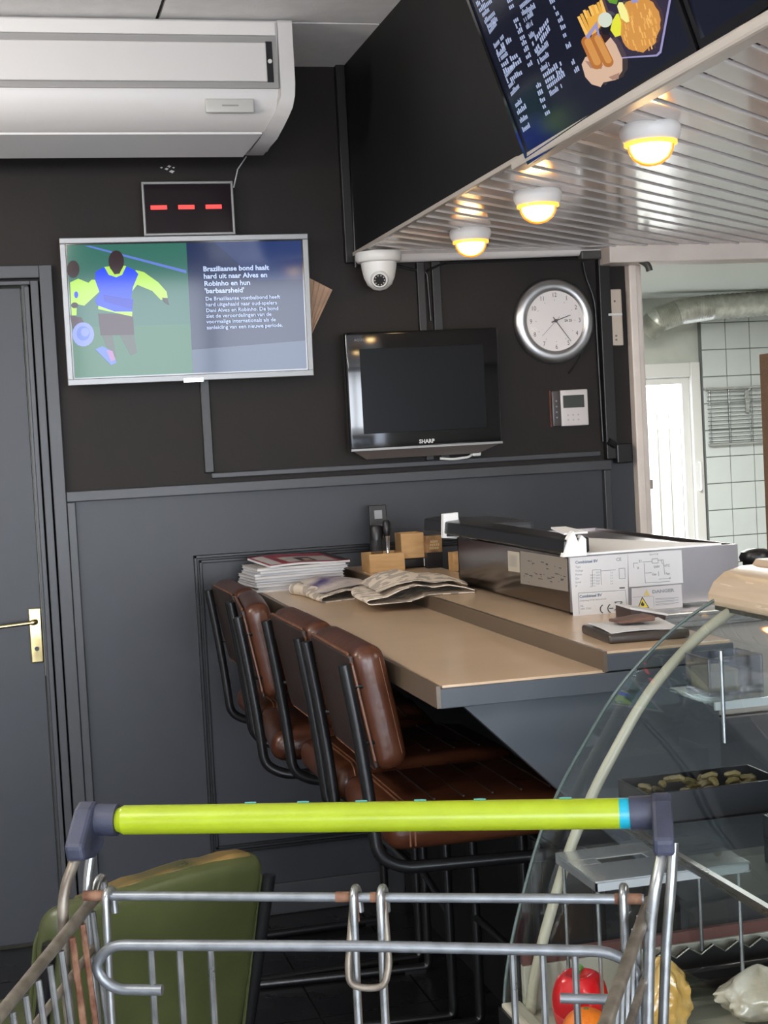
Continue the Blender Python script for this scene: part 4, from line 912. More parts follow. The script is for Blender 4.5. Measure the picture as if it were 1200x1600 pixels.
MB().lathe([(.010, .1), (.012, .108), (.013, .14), (.008, .148), (0, .148)], (1.122, 4.455, zf), BLACKPL, 16).build('knob', pg, smooth=True)
mc = thing('card_holder', 'tall black card standing behind the shakers against the wall', 'card', (1.14, 4.6, LZ))
MB().hexa([(1.10, 4.575, LZ), (1.165, 4.575, LZ), (1.165, 4.60, LZ), (1.10, 4.60, LZ)], [(1.105, 4.60, 1.29), (1.16, 4.60, 1.29), (1.16, 4.615, 1.29), (1.105, 4.615, 1.29)], BLACKPL).build('stand', mc, bevel=.002)
B(1.120, 1.145, 4.594, 4.598, 1.247, 1.274, pm('card_emblem', (.3, .3, .31), .4)).build('emblem', mc)
B(1.106, 1.158, 4.590, 4.594, 1.225, 1.2285, INKG).build('line', mc)
rc = thing('black_dispenser', 'low black dispenser on the ledge under the middle wooden box', 'dispenser', (1.21, 4.5, LZ))
MB().rbox((1.212, 4.52, LZ+.015), (.085, .09, .03), .006, BLACKPL, 2).build('body', rc, smooth=True); B(1.24, 1.25, 4.474, 4.478, LZ+.004, LZ+.028, WHITE).build('tag', rc)
cB = cube('wooden_box', 'middle bamboo box standing raised beside the shakers', 1.172, 1.245, 4.48, 4.555, LZ+.0305, LZ+.108)
cC_ = cube('wooden_box', 'small bamboo box at the far end of the steel appliance', 1.272, 1.322, 4.26, 4.315, LZ, LZ+.055)
mn = thing('menu_block', 'brown printed menu block between two bamboo boxes', 'menu', (1.26, 4.43, LZ))
B(1.236, 1.286, 4.42, 4.45, LZ+.048, LZ+.10, pm('menu_brown', (.14, .07, .03), .4, col2=(.36, .2, .08), scale=30)).build('printed_panel', mn, bevel=.001)
B(1.236, 1.286, 4.42, 4.45, LZ, LZ+.048, BLACKPL).build('dark_base', mn, bevel=.001)
mb = MB()
for k in range(14):
    x, z_ = 1.245+.0062*(k % 5)+.002*(k//5), LZ+.058+.010*(k//5); mb.box(x, x+.004, 4.4185, 4.4198, z_, z_+.007, pm('menu_gold', (.5, .36, .18), .4))
o = mb.build('gold_print', mn); o['kind'] = 'stuff'
# --- things at the near end of the ledge
fo = thing('document_tray', 'black document tray with loose papers at the near end of the ledge', 'tray', (1.155, 2.67, LZ))
MB().rbox((1.155, 2.68, LZ+.009), (.16, .17, .018), .006, pm('tray_dark', (.05, .04, .035), .35), 3).build('tray', fo, smooth=True)
MB().grid(lambda u, v: (1.083+.145*u, 2.605+.14*v, LZ+.0195+.002*math.sin(u*4+v*3)+.003*v), 10, 8, PAPER, .0012).build('paper', fo, smooth=30)
fo.rotation_euler = (0, 0, math.radians(-4))
wa = MB().rbox((1.160, 2.70, LZ+.030), (.075, .055, .008), .003, pm('brown_wallet', (.14, .075, .055), .5, var=.3, scale=20), 3, fn=lambda q, h: Vector((q.x, q.y, q.z*(1+.3*q.x/h[0])+.0015*math.sin(q.x*60))))
tag(wa.build('wallet', None, origin=(1.15, 2.70, LZ+.026), smooth=True), 'brown leather wallet lying on the papers in the black tray', 'wallet')
bk = MB().hexa([(1.200, 2.80, LZ+.036), (1.27, 2.775, LZ+.020), (1.28, 2.88, LZ+.020), (1.207, 2.89, LZ+.036)], [(1.200, 2.80, LZ+.040), (1.27, 2.775, LZ+.024), (1.28, 2.88, LZ+.024), (1.207, 2.89, LZ+.040)], PAPER).hexa([(1.203, 2.802, LZ+.001), (1.265, 2.785, LZ+.001), (1.275, 2.88, LZ+.001), (1.207, 2.89, LZ+.001)], [(1.203, 2.802, LZ+.0355), (1.268, 2.78, LZ+.0195), (1.278, 2.88, LZ+.0195), (1.207, 2.89, LZ+.0355)], pm('book_dark', (.05, .03, .03), .5))
tag(bk.build('notebook', None, origin=(1.21, 2.84, LZ)), 'dark notebook with a pale tilted cover behind the wallet', 'notebook')
# black round lid standing on the bench, seen over the case
bl = MB().lathe([(0, .0), (.040, 0), (.042, .01), (.036, .022), (.022, .028), (0, .03)], (1.775, 3.35, 1.152), BLACKPL, 28).lathe([(.034, -.057), (.034, 0)], (1.775, 3.35, 1.152), BLACKPL, 20)
tag(bl.build('black_container', None, origin=(1.76, 3.35, 1.095), smooth=True), 'rounded black container behind the display case top', 'container')
# ================================================================ BAR STOOLS
def puff(ax, amt):
    def f(q, h):
        o = [k for k in range(3) if k != ax]; w_ = (1-(q[o[0]]/h[o[0]])**2)*(1-(q[o[1]]/h[o[1]])**2)
        q = q.copy(); q[ax] += math.copysign(amt*w_, q[ax]); return q
    return f
def make_stool(label):
    cyy = 2.96; st = thing('bar_stool', label, 'stool', (.85, cyy, 0), 'leather bar stools along the counter')
    # backrest: brown leather cushion, dark back board, piping
    q = Matrix.Rotation(math.radians(-10.5), 3, 'Y')
    def wr(p, h): return p
    bx = MB().rbox((0, 0, 0), (.066, .385, .245), .028, LEATHER, 8, fn=lambda q_, h: puff(0, .010)(q_, h) if q_.x > 0 else q_)
    def place(mb, c, rot): mb.v = [rot @ v + Vector(c) for v in mb.v]; return mb
    place(bx, (.672, cyy, .985), q).build('backrest', st, smooth=60)
    bd = MB().rbox((-.032, 0, 0), (.010, .366, .226), .0045, LEATHERD, 3); place(bd, (.672, cyy, .985), q).build('back_board', st, smooth=True, label='dark brown vinyl back of the backrest')
    pp = MB(); a, b = .185, .115
    for xx in (-.033, .02):
        L = [(xx, -a+.02, -b), (xx, a-.02, -b), (xx, a, -b+.02), (xx, a, b-.02), (xx, a-.02, b), (xx, -a+.02, b), (xx, -a, b-.02), (xx, -a, -b+.02)]
        pp.tube([Vector(p) * 1.0 for p in L], .0032, LEATHERE, 6, closed=True)
    place(pp, (.672, cyy, .985), q).build('piping', st, smooth=True, label='tan piping around the backrest')
    # seat
    sc = MB().rbox((.885, cyy, .742), (.43, .40, .075), .034, LEATHER, 9, fn=puff(2, .012)); s_ = sc.build('seat', st, smooth=60)
    se = MB()
    for xx in (.715, .725): se.tube([(xx, cyy-.198, .715), (xx, cyy-.2005, .742), (xx, cyy-.196, .768), (xx, cyy-.17, .785), (xx, cyy+.17, .785), (xx, cyy+.196, .768)], .002, LEATHERE, 6, smooth=.02)
    for k in range(5): se.tube([(.78+k*.06, cyy-.15, .7895), (.78+k*.06, cyy+.15, .7895)], .0022, LEATHERD, 5)
    se.build('seam', s_, smooth=True)
    # frame: two cantilever tubes with a floor sled
    for sg in (-1, 1):
        y = cyy+sg*.185
        pth = [(.606, y, 1.075), (.622, y, .974), (.634, y, .88), (.643, y, .80), (.652, y, .70), (.70, y, .672), (1.08, y, .66), (1.10, y, .60), (1.10, y, .05), (1.10, y, .012), (.58, y, .012)]
        MB().tube(pth, .0125, BLACKTUBE, 14, smooth=.06).build('frame_tube', st, smooth=60)
    for x, z_ in ((.72, .671), (1.02, .662)): MB().tube([(x, cyy-.185, z_), (x, cyy+.185, z_)], .009, BLACKTUBE, 10).build('cross_bar', st, smooth=True)
    MB().tube([(1.10, cyy-.185, .28), (1.10, cyy+.185, .28)], .010, BLACKTUBE, 10).build('foot_rail', st, smooth=True)
    for sg in (-1, 1):
        sm = MB()
        for z_ in (1.03, .92): sm.tube([(.615 if z_ > 1 else .632, cyy+sg*.185, z_), (.66, cyy+sg*.18, z_)], .005, BLACKTUBE, 8)
        sm.build('bolt', st)
        B(1.03, 1.09, cyy+sg*.185-.014, cyy+sg*.185+.014, 0, .01, BLACKPL).build('foot_pad', st)
    return st
st0 = make_stool('brown leather bar stool nearest the camera, seat seen behind the trolley handle')
for (x, y, r, lab) in ((-.012, 3.405, .02, 'second brown leather bar stool, counted from the camera'), (-.05, 3.86, -.10, 'third brown leather bar stool from the camera, turned slightly towards it'), (-.035, 4.29, .02, 'brown leather bar stool nearest the wall')):
    c = copy_tree(st0); c['label'] = lab; c.location = (.85+x, y, 0); c.rotation_euler = (0, 0, r)
st0.location = (.845, 2.96, 0)
# ================================================================ GREEN CHAIR
gc = thing('green_chair', 'olive green vinyl chair with black legs behind the trolley', 'chair', (.17, 2.46, 0))
# built facing -y locally around the origin of the root, then turned
gx, gy = .17, 2.46
def gp(mb, name, **k):
    for v_ in mb.v: v_.y -= (v_.z-.60)*.26 if v_.z > .42 else (.42-.60)*.26
    o = mb.build(name, gc, **k); return o
bk_ = MB().rbox((gx, gy, .60), (.42, .062, .42), .03, OLIVE, 8, fn=lambda q, h: Vector((q.x*(1-.06*(q.z < 0)*abs(q.z)/h[2]), q.y+.012*(1-(q.x/h[0])**2)*(1 if q.y > 0 else -.4), q.z+.014*(1-(q.x/h[0])**2)*(q.z > 0))))
gp(bk_, 'backrest', smooth=60)
tp_ = MB(); 
for dy in (-.022, .022): tp_.tube([(gx-.205, gy+dy, .44), (gx-.206, gy+dy, .77), (gx-.17, gy+dy, .803), (gx, gy+dy, .818), (gx+.17, gy+dy, .803), (gx+.206, gy+dy, .77), (gx+.202, gy+dy, .44)], .004, OLIVE, 8, smooth=.03)
gp(tp_, 'piping', smooth=True)
gp(MB().rbox((gx+.02, gy+.006, .806), (.33, .045, .02), .009, OLIVEW, 8, fn=lambda q, h: Vector((q.x, q.y, q.z+.010*(1-(q.x/h[0])**2)+.002*math.sin(q.x*60)))), 'worn_edge', smooth=True, label='worn ochre top edge')
gp(MB().rbox((gx, gy+.24, .45), (.46, .46, .075), .03, OLIVE, 8, fn=puff(2, .01)), 'seat', smooth=60)
for sx in (-1, 1):
    gp(MB().tube([(gx+sx*.214, gy-.03, .77), (gx+sx*.214, gy-.02, .45), (gx+sx*.214, gy-.06, .02)], .012, BLACKTUBE, 10, smooth=.04), 'leg', smooth=True)
    gp(MB().tube([(gx+sx*.214, gy-.02, .43), (gx+sx*.214, gy+.43, .43), (gx+sx*.214, gy+.46, .02)], .012, BLACKTUBE, 10, smooth=.04), 'leg', smooth=True)
gc.rotation_euler = (0, 0, math.radians(30))
# ================================================================ SHOPPING TROLLEY
TM = Vector((.332, 1.463, 0)); tu = Vector((.920, -.392, 0)).normalized(); tvv = Vector((tu.y, -tu.x, 0))   # along the handle; towards the camera
def tp3(u, v, z): return TM+tu*u+tvv*v+Vector((0, 0, z))
tr = thing('shopping_trolley', 'wire shopping trolley with yellow handle, basket towards the viewer', 'trolley', TM)
YLW = pm('yellow_green_plastic', (.26, .33, .008), .32, var=.06, scale=30, emit=None)
CYAN = pm('cyan_plastic', (.004, .26, .36), .35); NVY = pm('worn_navy_plastic', (.024, .027, .048), .55, var=.3, scale=40, bump=.2, bscale=200)
hz = 1.12
MB().tube([tp3(-.255, 0, hz), tp3(.252, 0, hz)], .0150, YLW, 28).build('handle_grip', tr, smooth=True, label='yellow-green handle sleeve')
MB().tube([tp3(.252, 0, hz), tp3(.281, 0, hz)], .0151, CYAN, 28).build('handle_ring', tr, smooth=True, label='cyan band on the handle')
MB().tube([tp3(-.262, 0, hz), tp3(-.254, 0, hz)], [.012, .015], YLW, 24).build('handle_end', tr, smooth=True)
for u in (-.12, -.065, -.005, .055, .115, .2): MB().tube([tp3(u-.006, -.002, hz+.0153), tp3(u, -.002, hz+.0156), tp3(u+.006, -.002, hz+.0153)], .0012, pm('teal_mark', (.05, .2, .17), .5), 6).build('handle_mark', tr)
def bracket(sg):
    mb = MB(); mb.tube([tp3(sg*.262, 0, hz), tp3(sg*.29, 0, hz+.001)], [.0165, .0165], NVY, 20)
    # the knee: a flattened block from the handle end to the tube sockets
    u0, u1 = sg*.283, sg*.303
    a, b = sorted((u0, u1))
    P_ = [(-.018, hz+.012), (.0, hz+.021), (.016, hz+.016), (.05, hz-.014), (.046, hz-.030), (.012, hz-.036), (-.016, hz-.030), (-.022, hz-.004)]
    base = [tp3(a, v, z_) for v, z_ in P_]
    mb2 = MB().poly(base, tu*(b-a), NVY)
    o1 = mb.build('handle_socket', tr, smooth=True); o2 = mb2.build('corner_bracket', tr, bevel=.004)
    for v0, z0, v1, z1 in ((.046, hz-.02, .066, 1.064), (.012, hz-.03, .02, 1.06)): pass
    B_ = MB()
    q1 = [(.305, 1.062), (.308, .99), (.298, .62)] if sg < 0 else [(.284, 1.070), (.276, 1.024), (.25, .62)]
    B_.tube([tp3(sg*.294, .028, hz-.022)]+[tp3(sg*a_q, .054, b_q) for a_q, b_q in q1], .0058, OLDROD if sg < 0 else CHROME, 12, smooth=.03)
    B_.build('upright_tube', tr, smooth=True)
    B_ = MB(); q1 = [(.296, 1.056), (.296, .99), (.288, .62)] if sg < 0 else [(.298, 1.045), (.292, 1.0), (.262, .62)]
    B_.tube([tp3(sg*(.292 if sg < 0 else .303), .0, hz-.03)]+[tp3(sg*a_q, .01, b_q) for a_q, b_q in q1], .0052, CHROME, 12, smooth=.03)
    B_.build('upright_tube', tr, smooth=True)
for sg in (-1, 1): bracket(sg)
# child-seat flap and rear rods
MB().tube([tp3(-.292, .03, 1.050), tp3(.272, .03, 1.044)], .0048, ROD, 12).build('rear_rod', tr, smooth=True)
MB().tube([tp3(-.292, .03, 1.050), tp3(-.268, .03, 1.050)], .0053, RUST, 12).tube([tp3(.244, .03, 1.0445), tp3(.270, .03, 1.044)], .0054, RUST, 12).tube([tp3(-.03, .03, 1.0475), tp3(-.013, .03, 1.0475)], .0053, RUST, 12).tube([tp3(.005, .03, 1.047), tp3(.017, .03, 1.047)], .0053, RUST, 12).build('rust_patch', tr, smooth=True, label='orange rust on the rear rod')
zr = 1.005
MB().tube([tp3(-.210, .045, .958), tp3(-.262, .045, .958), tp3(-.282, .045, .981), tp3(-.262, .045, 1.004), tp3(0, .045, 1.003), tp3(.235, .045, .998), tp3(.26, .045, .985), tp3(.264, .045, .95), tp3(.262, .045, .80)], .0056, ROD, 12, smooth=.022).build('flap_rim', tr, smooth=True)
MB().tube([tp3(.188, .045, .952), tp3(.245, .045, .951)], .005, ROD, 12).build('flap_stub', tr, smooth=True)
def hook(u0, u1, mat=CHROME):
    return MB().tube([tp3(u0+.003, .022, 1.03), tp3(u0+.002, .022, 1.052), tp3(u0+.001, .03, 1.0575), tp3(u0, .038, 1.052), tp3(u0, .04, 1.02), tp3((u0+u1)/2, .04, .96), tp3(u1, .04, .62)], .0042, mat, 10, smooth=.008)
hook(-.266, -.268).build('flap_wire', tr, smooth=True)
hook(-.011, -.013).build('flap_wire', tr, smooth=True); hook(.016, .014).build('flap_wire', tr, smooth=True)
hook(.252, .25).build('flap_wire', tr, smooth=True)
MB().tube([tp3(-.011, .036, 1.053), tp3(-.0105, .037, 1.025)], .0046, RUST, 10).tube([tp3(.016, .036, 1.053), tp3(.016, .037, 1.03)], .0046, RUST, 10).build('rust_patch', tr, smooth=True, label='rusty tips of the central hooks')
MB().tube([tp3(-.012, .03, 1.05), tp3(-.018, .047, .985), tp3(-.017, .052, .967), tp3(.0, .052, .963), tp3(.018, .052, .965), tp3(.023, .047, .985), tp3(.018, .03, 1.05)], .0035, OLDROD, 10, smooth=.008).build('latch_loop', tr, smooth=True)
for u in (-.220, -.190, -.158, .144, .173, .204): MB().tube([tp3(u, .043, 1.0), tp3(u-.002, .04, .62)], .0036, CHROME, 8).build('flap_wire', tr, smooth=True)
# basket: rim, side wires, floor
def rail(u): 
    t_ = lambda v: (u[0]+(u[1]-u[0])*v/.25, v)
    return t_
Lr = lambda v: (-.292+.014*v, 1.038-.09*v); Rr = lambda v: (.277-.165*v if v < .3 else .2275-.05*(v-.3), 1.032-.09*v)
def P_l(v, dz=0, off=0): u, z_ = Lr(v); return tp3(u+off, v, z_+dz)
def P_r(v, dz=0, off=0): u, z_ = Rr(v); return tp3(u+off, v, z_+dz)
vv = [0, .05, .15, .3, .5, .72]
MB().tube([P_l(v) for v in vv]+[P_r(v) for v in reversed(vv)], .0062, OLDROD, 12, smooth=.03).build('basket_rim', tr, smooth=True)
MB().tube([P_l(v, -.047) for v in vv], .0042, OLDROD, 10).build('side_rail', tr, smooth=True); MB().tube([P_r(v, -.055) for v in vv], .0042, OLDROD, 10).build('side_rail', tr, smooth=True)
MB().tube([P_l(.0, .006), P_l(-.012, .014), P_l(-.03, .012), P_l(-.03, -.02)], .0045, CHROME, 10, smooth=.01).build('end_hook', tr, smooth=True)
for k in range(22):
    v = .025+k*.031
    for f, sg in ((P_l, -1), (P_r, 1)):
        a = f(v, -.004, -sg*.006); b = Vector((a.x, a.y, .60))-tu*sg*.03
        MB().tube([a, b], .0032 if k != 2 else .0036, (RUST if (k in (1, 2) and sg < 0) else CHROME), 8).build('basket_wire', tr, smooth=True)
for k in range(9):
    a = P_l(.72); b = P_r(.72); p = a.lerp(b, (k+1)/10); MB().tube([p, Vector((p.x, p.y, .6))-tvv*.03], .003, CHROME, 8).build('basket_wire', tr, smooth=True)
fl_ = MB()
for k in range(17): u = -.25+k*.03; fl_.tube([tp3(u, .02, .60), tp3(u*.85, .70, .60)], .003, CHROME, 6)
for k in range(12): v = .03+k*.06; fl_.tube([tp3(-.265+.03*v, v, .598), tp3(.25-.06*v, v, .598)], .003, CHROME, 6)
o = fl_.build('basket_floor', tr, smooth=True)
for sg in (-1, 1):
    MB().tube([tp3(sg*.288, .056, .66), tp3(sg*.27, .03, .25), tp3(sg*.26, .06, .14), tp3(sg*.20, .62, .12)], .011, CHROME, 12, smooth=.06).build('chassis_tube', tr, smooth=True)
    for v in (.09, .6):
        c = tp3(sg*(.26 if v < .3 else .2), v, .055); fk = MB().box(c.x-.02, c.x+.02, c.y-.02, c.y+.02, .105, .13, STEEL).box(c.x-.02, c.x-.016, c.y-.02, c.y+.02, .05, .11, STEEL).box(c.x+.016, c.x+.02, c.y-.02, c.y+.02, .05, .11, STEEL)
        cf = fk.build('caster_fork', tr); MB().lathe([(0, -.012), (.05, -.012), (.055, -.008), (.055, .008), (.05, .012), (0, .012)], c, BLACKPL, 24, 'x').build('wheel', cf, smooth=True)
MB().tube([tp3(-.2, .62, .12), tp3(.2, .62, .12)], .010, CHROME, 10).build('chassis_tube', tr, smooth=True)
# ================================================================ DISPLAY CASE
dcs = thing('display_case', 'curved glass refrigerated display case at the right', 'display case', (1.1, 1.4, 0))
EY = 2.20; NY = .75
arcp = [(.704, .60), (.708, .64), (.718, .69), (.732, .74), (.752, .80), (.778, .87), (.812, .935), (.855, 1.0), (.91, 1.075), (.965, 1.13), (1.03, 1.18), (1.095, 1.215)]
CG = glass('case_curved_glass', (.93, .96, .95), 1.5, .02, .02); CGE = pm('glass_edge_green', (.09, .12, .11), .1, spec=.8)
# smooth the arc
def cr_(P, n=5):
    out = []
    for i in range(len(P)-1):
        p0, p1, p2, p3 = P[max(0, i-1)], P[i], P[i+1], P[min(len(P)-1, i+2)]
        for k in range(n):
            t = k/n; out.append(tuple(.5*((2*p1[j])+(-p0[j]+p2[j])*t+(2*p0[j]-5*p1[j]+4*p2[j]-p3[j])*t*t+(-p0[j]+3*p1[j]-3*p2[j]+p3[j])*t**3) for j in (0, 1)))
    out.append(P[-1]); return out
arc_ = cr_(arcp)
gm = MB(); n_ = len(arc_)
gm.add([(x, EY, z_) for x, z_ in arc_]+[(x, NY, z_) for x, z_ in arc_], [(i, i+1, n_+i+1, n_+i) for i in range(n_-1)], CG); gm.build('curved_glass', dcs, smooth=80, label='curved clear front glass')
ge = MB().tube([(x-.002, EY+.001, z_) for x, z_ in arc_], .0026, CGE, 6); ge.build('glass_edge', dcs, smooth=True)
TUB = pm('cream_tube', (.43, .41, .31), .3)
tb = [(x+.030+.012*(1-abs(2*i/(n_-1)-1)), EY-.03, z_-.006) for i, (x, z_) in enumerate(arc_)]
MB().tube(tb, .0085, TUB, 14).build('support_tube', dcs, smooth=True, label='cream curved support tube')
# second arched profile nearer to the camera (outside the frame) and end pane
MB().tube([(p[0], NY+.03, p[2]) for p in tb], .0085, TUB, 14).build('support_tube', dcs, smooth=True, label='cream curved support tube')
ep = MB(); pts = [(x, EY-.002, z_) for x, z_ in arc_]+[(1.45, EY-.002, 1.215), (1.45, EY-.002, .60)]
ep.add(pts, [tuple(range(len(pts)))], glass('case_end_glass', (.86, .9, .9), 1.2, .02, .03)); ep.build('end_pane', dcs, label='clear end pane')
TOPM = wood('beige_top_rail', (.50, .38, .27), (.55, .43, .31), 6, .25, (9, 1, 9))
tpr = [(1.088, 1.205), (1.088, 1.222), (1.098, 1.240), (1.118, 1.255), (1.15, 1.263), (1.168, 1.263), (1.175, 1.272), (1.50, 1.272), (1.50, 1.205)]
MB().poly([(x, NY, z_) for x, z_ in tpr], (0, EY+.02-NY, 0), TOPM).build('top_rail', dcs, smooth=25, label='beige glossy top rail')
B(1.095, 1.50, NY, EY+.012, 1.196, 1.205, pm('dark_gasket', (.04, .045, .035), .4)).build('gasket', dcs)
bodym = pm('case_body_cream', (.46, .44, .36), .4)
bs = MB().box(.735, 1.50, NY, EY, .56, .60, bodym); bs.build('deck', dcs)
MB().poly([(.698, NY, .612), (.728, NY, .612), (.735, NY, .60), (.735, NY, .56), (.698, NY, .56)], (0, EY-NY, 0), bodym).build('front_rail', dcs, bevel=.002)
B(.694, .7005, NY, EY+.004, .578, .606, BLACKPL).build('front_gasket', dcs)
B(.73, 1.48, EY-.022, EY-.006, .60, .672, bodym).build('end_upstand', dcs, bevel=.002)
B(.73, 1.48, EY-.018, EY-.008, .672, .690, pm('red_brown_strip', (.12, .045, .035), .4)).build('end_strip', dcs)
B(.72, 1.50, NY, EY, .06, .555, pm('case_lower_panel', (.30, .29, .27), .5)).build('lower_body', dcs, bevel=.004); B(.76, 1.46, NY+.04, EY-.04, 0, .06, BLACKPL).build('plinth', dcs)
B(1.45, 1.50, NY, EY, .60, 1.196, BLACKPL).build('rear_doors', dcs)
# steel-edged glass shelf half-way
gs = B(.86, 1.42, NY+.05, EY-.04, .905, .911, glass('shelf_glass', (.85, .9, .9), 1.2, .02, .04)).build('glass_shelf', dcs)
B(.852, .861, NY+.05, EY-.04, .902, .914, STEEL).build('shelf_edge', dcs)
for y in (EY-.06, 1.6): MB().tube([(1.30, y, .60), (1.30, y, 1.196)], .006, STEEL, 8).build('shelf_post', dcs, smooth=True)
us = B(.985, 1.42, 2.0, EY-.04, 1.082, 1.087, glass('upper_shelf_glass', (.85, .9, .9), 1.5, .02, .06)).build('glass_shelf', dcs)
B(.982, 1.42, 1.996, 2.0005, 1.078, 1.090, pm('pale_edge', (.34, .38, .38), .2)).build('shelf_edge', dcs)
MB().tube([(.993, 1.993, 1.03), (.993, 1.993, 1.165)], .003, CHROME, 8).build('shelf_post', dcs, smooth=True)
# contents
DKT = pm('black_tray', (.012, .014, .018), .3)
def tray(name, lab, x0, x1, y0, y1, z0, z1, mat, grp=None, wv=False):
    t_ = thing(name, lab, 'tray', ((x0+x1)/2, (y0+y1)/2, z0), grp); th_ = .004
    B(x0, x1, y0, y1, z0, z0+th_, mat).build('base', t_)
    for a in ((x0, x1, y0, y0+th_), (x0, x1, y1-th_, y1), (x0, x0+th_, y0, y1), (x1-th_, x1, y0, y1)): B(*a, z0, z1, mat).build('wall', t_, bevel=.001)
    return t_
def heap(name, lab, cat, x0, x1, y0, y1, z0, h, mat, n, size):
    mb = MB(); rnd = random.Random(n)
    for k in range(n):
        x, y = rnd.uniform(x0, x1), rnd.uniform(y0, y1); zz = z0+size*.6+h*rnd.random()*(1-abs((x-(x0+x1)/2)/(x1-x0)*1.6)**2*.5)
        a = rnd.uniform(0, PI); d_ = Vector((math.cos(a), math.sin(a), rnd.uniform(-.2, .2)))*size
        mb.tube([Vector((x, y, zz))-d_, Vector((x, y, zz))-d_*.4+Vector((0, 0, size*.2)), Vector((x, y, zz))+d_*.5, Vector((x, y, zz))+d_], [size*.3, size*.45, size*.45, size*.25], mat, 6)
    o = mb.build(name, None, origin=((x0+x1)/2, (y0+y1)/2, z0), smooth=True); o['kind'] = 'stuff'; o['label'] = lab; o['category'] = cat; return o
YF = pm('yellow_food', (.11, .085, .025), .5, var=.25, scale=60)
tA = tray('black_food_tray', 'black food tray with yellow snacks on the upper glass shelf, far end', .88, 1.10, 2.02, 2.13, .9115, .960, DKT, 'black food trays in the case')
heap('yellow_snacks', 'heap of small yellow snacks in the far black tray', 'snacks', .895, 1.085, 2.035, 2.115, .918, .040, YF, 60, .012)
cbx = tray('clear_box', 'clear plastic box with pale yellow content on the top glass shelf', 1.0, 1.09, 2.05, 2.13, 1.0875, 1.145, glass('clear_plastic', (.82, .83, .86), 1.6, .05, .12))
cbx['category'] = 'box'
B(1.005, 1.055, 2.056, 2.124, 1.0925, 1.125, pm('pale_content', (.42, .40, .27), .6)).build('content', cbx, bevel=.003)
tB = tray('black_food_tray', 'black food tray with snacks under clear film on the glass shelf, near end', 1.0, 1.38, 1.66, 1.90, .9115, .945, DKT, 'black food trays in the case')
heap('yellow_snacks', 'heap of yellow snacks in the near black tray', 'snacks', 1.02, 1.36, 1.69, 1.87, .918, .025, YF, 90, .016)
pb = tray('clear_box', 'clear plastic box with pale lid standing behind the case end', 1.315, 1.40, 2.28, 2.40, .92, 1.0, glass('clear_plastic', (.85, .86, .88), 1.2, .05, .05)) if False else None
# steel tray with a slot
tS = thing('steel_plate', 'bright steel plate with a slot inside the case, above the pepper', 'plate', (.92, 2.1, .80))
sl = MB(); LS = pm('bright_pan_steel', (.62, .64, .67), .25, metal=.75, var=.08, scale=12)
zt = .845
def rectring(mb, ox0, ox1, oy0, oy1, ix0, ix1, iy0, iy1, z0, z1, mat):
    mb.box(ox0, ox1, oy0, iy0, z0, z1, mat).box(ox0, ox1, iy1, oy1, z0, z1, mat).box(ox0, ix0, iy0, iy1, z0, z1, mat).box(ix1, ox1, iy0, iy1, z0, z1, mat)
rectring(sl, .785, 1.03, 2.0, 2.165, .83, .905, 2.085, 2.112, zt, zt+.003, LS); sl.build('plate', tS, bevel=.001)
rd = MB(); rd.box(.785, 1.03, 2.0, 2.003, zt-.012, zt, LS).box(.785, 1.03, 2.162, 2.165, zt-.012, zt, LS).box(.785, .788, 2.0, 2.165, zt-.012, zt, LS).box(1.027, 1.03, 2.0, 2.165, zt-.012, zt, LS); rd.build('rim', tS)
for x in (.795, 1.02):
    for y in (2.02, 2.155): MB().tube([(x, y, .60), (x, y, zt)], .003, CHROME, 6).build('leg', tS, smooth=True)
# folded paper at the left of the case
fpap = MB()
fpap.grid(lambda u, v: (.80+.085*u+.012*v, 2.05+.10*v, .905+.035*u*0+.02*math.sin(u*6+v*3)+.05*v), 12, 8, pm('wrapping_paper', (.45, .46, .5), .3, var=.1, scale=30), .0008)
tag(fpap.build('wrapping_paper', None, origin=(.84, 2.1, .9), smooth=True), 'crinkled pale wrapping paper sheets inside the curved glass', 'paper') if False else None
# zig-zag steel strip and bar on the deck
zz = thing('zigzag_strip', 'steel strip with zigzag edge standing at the end of the deck', 'strip', (1.1, 2.15, .60))
for x in (.93, 1.4): B(x, x+.01, 2.08, 2.12, .60, .617, BLACKPL).build('cradle', zz)
pts = [(.93, .60)]; k = 0
x = .93
while x < 1.44: pts.append((x, .676 if k % 2 else .663)); x += .020 if k % 2 else .022; k += 1
pts.append((x-.02, .60)); MB().poly([(a, 2.15, b) for a, b in pts], (0, .004, 0), pm('zigzag_dark_steel', (.06, .06, .06), .3, metal=.8)).build('blade', zz)
ed = MB().tube([(a, 2.147, b) for a, b in pts[1:-1]], .0014, pm('bright_edge', (.6, .58, .5), .25, metal=.8), 6); ed.build('bright_edge', zz)
cyl = MB().tube([(.90, 2.10, .638), (1.44, 2.10, .638)], .022, GLOSSBLK, 24)
tag(cyl.build('black_roll', None, origin=(1.2, 2.10, .616), smooth=True), 'glossy black cylindrical tube lying below the zigzag strip', 'tube')
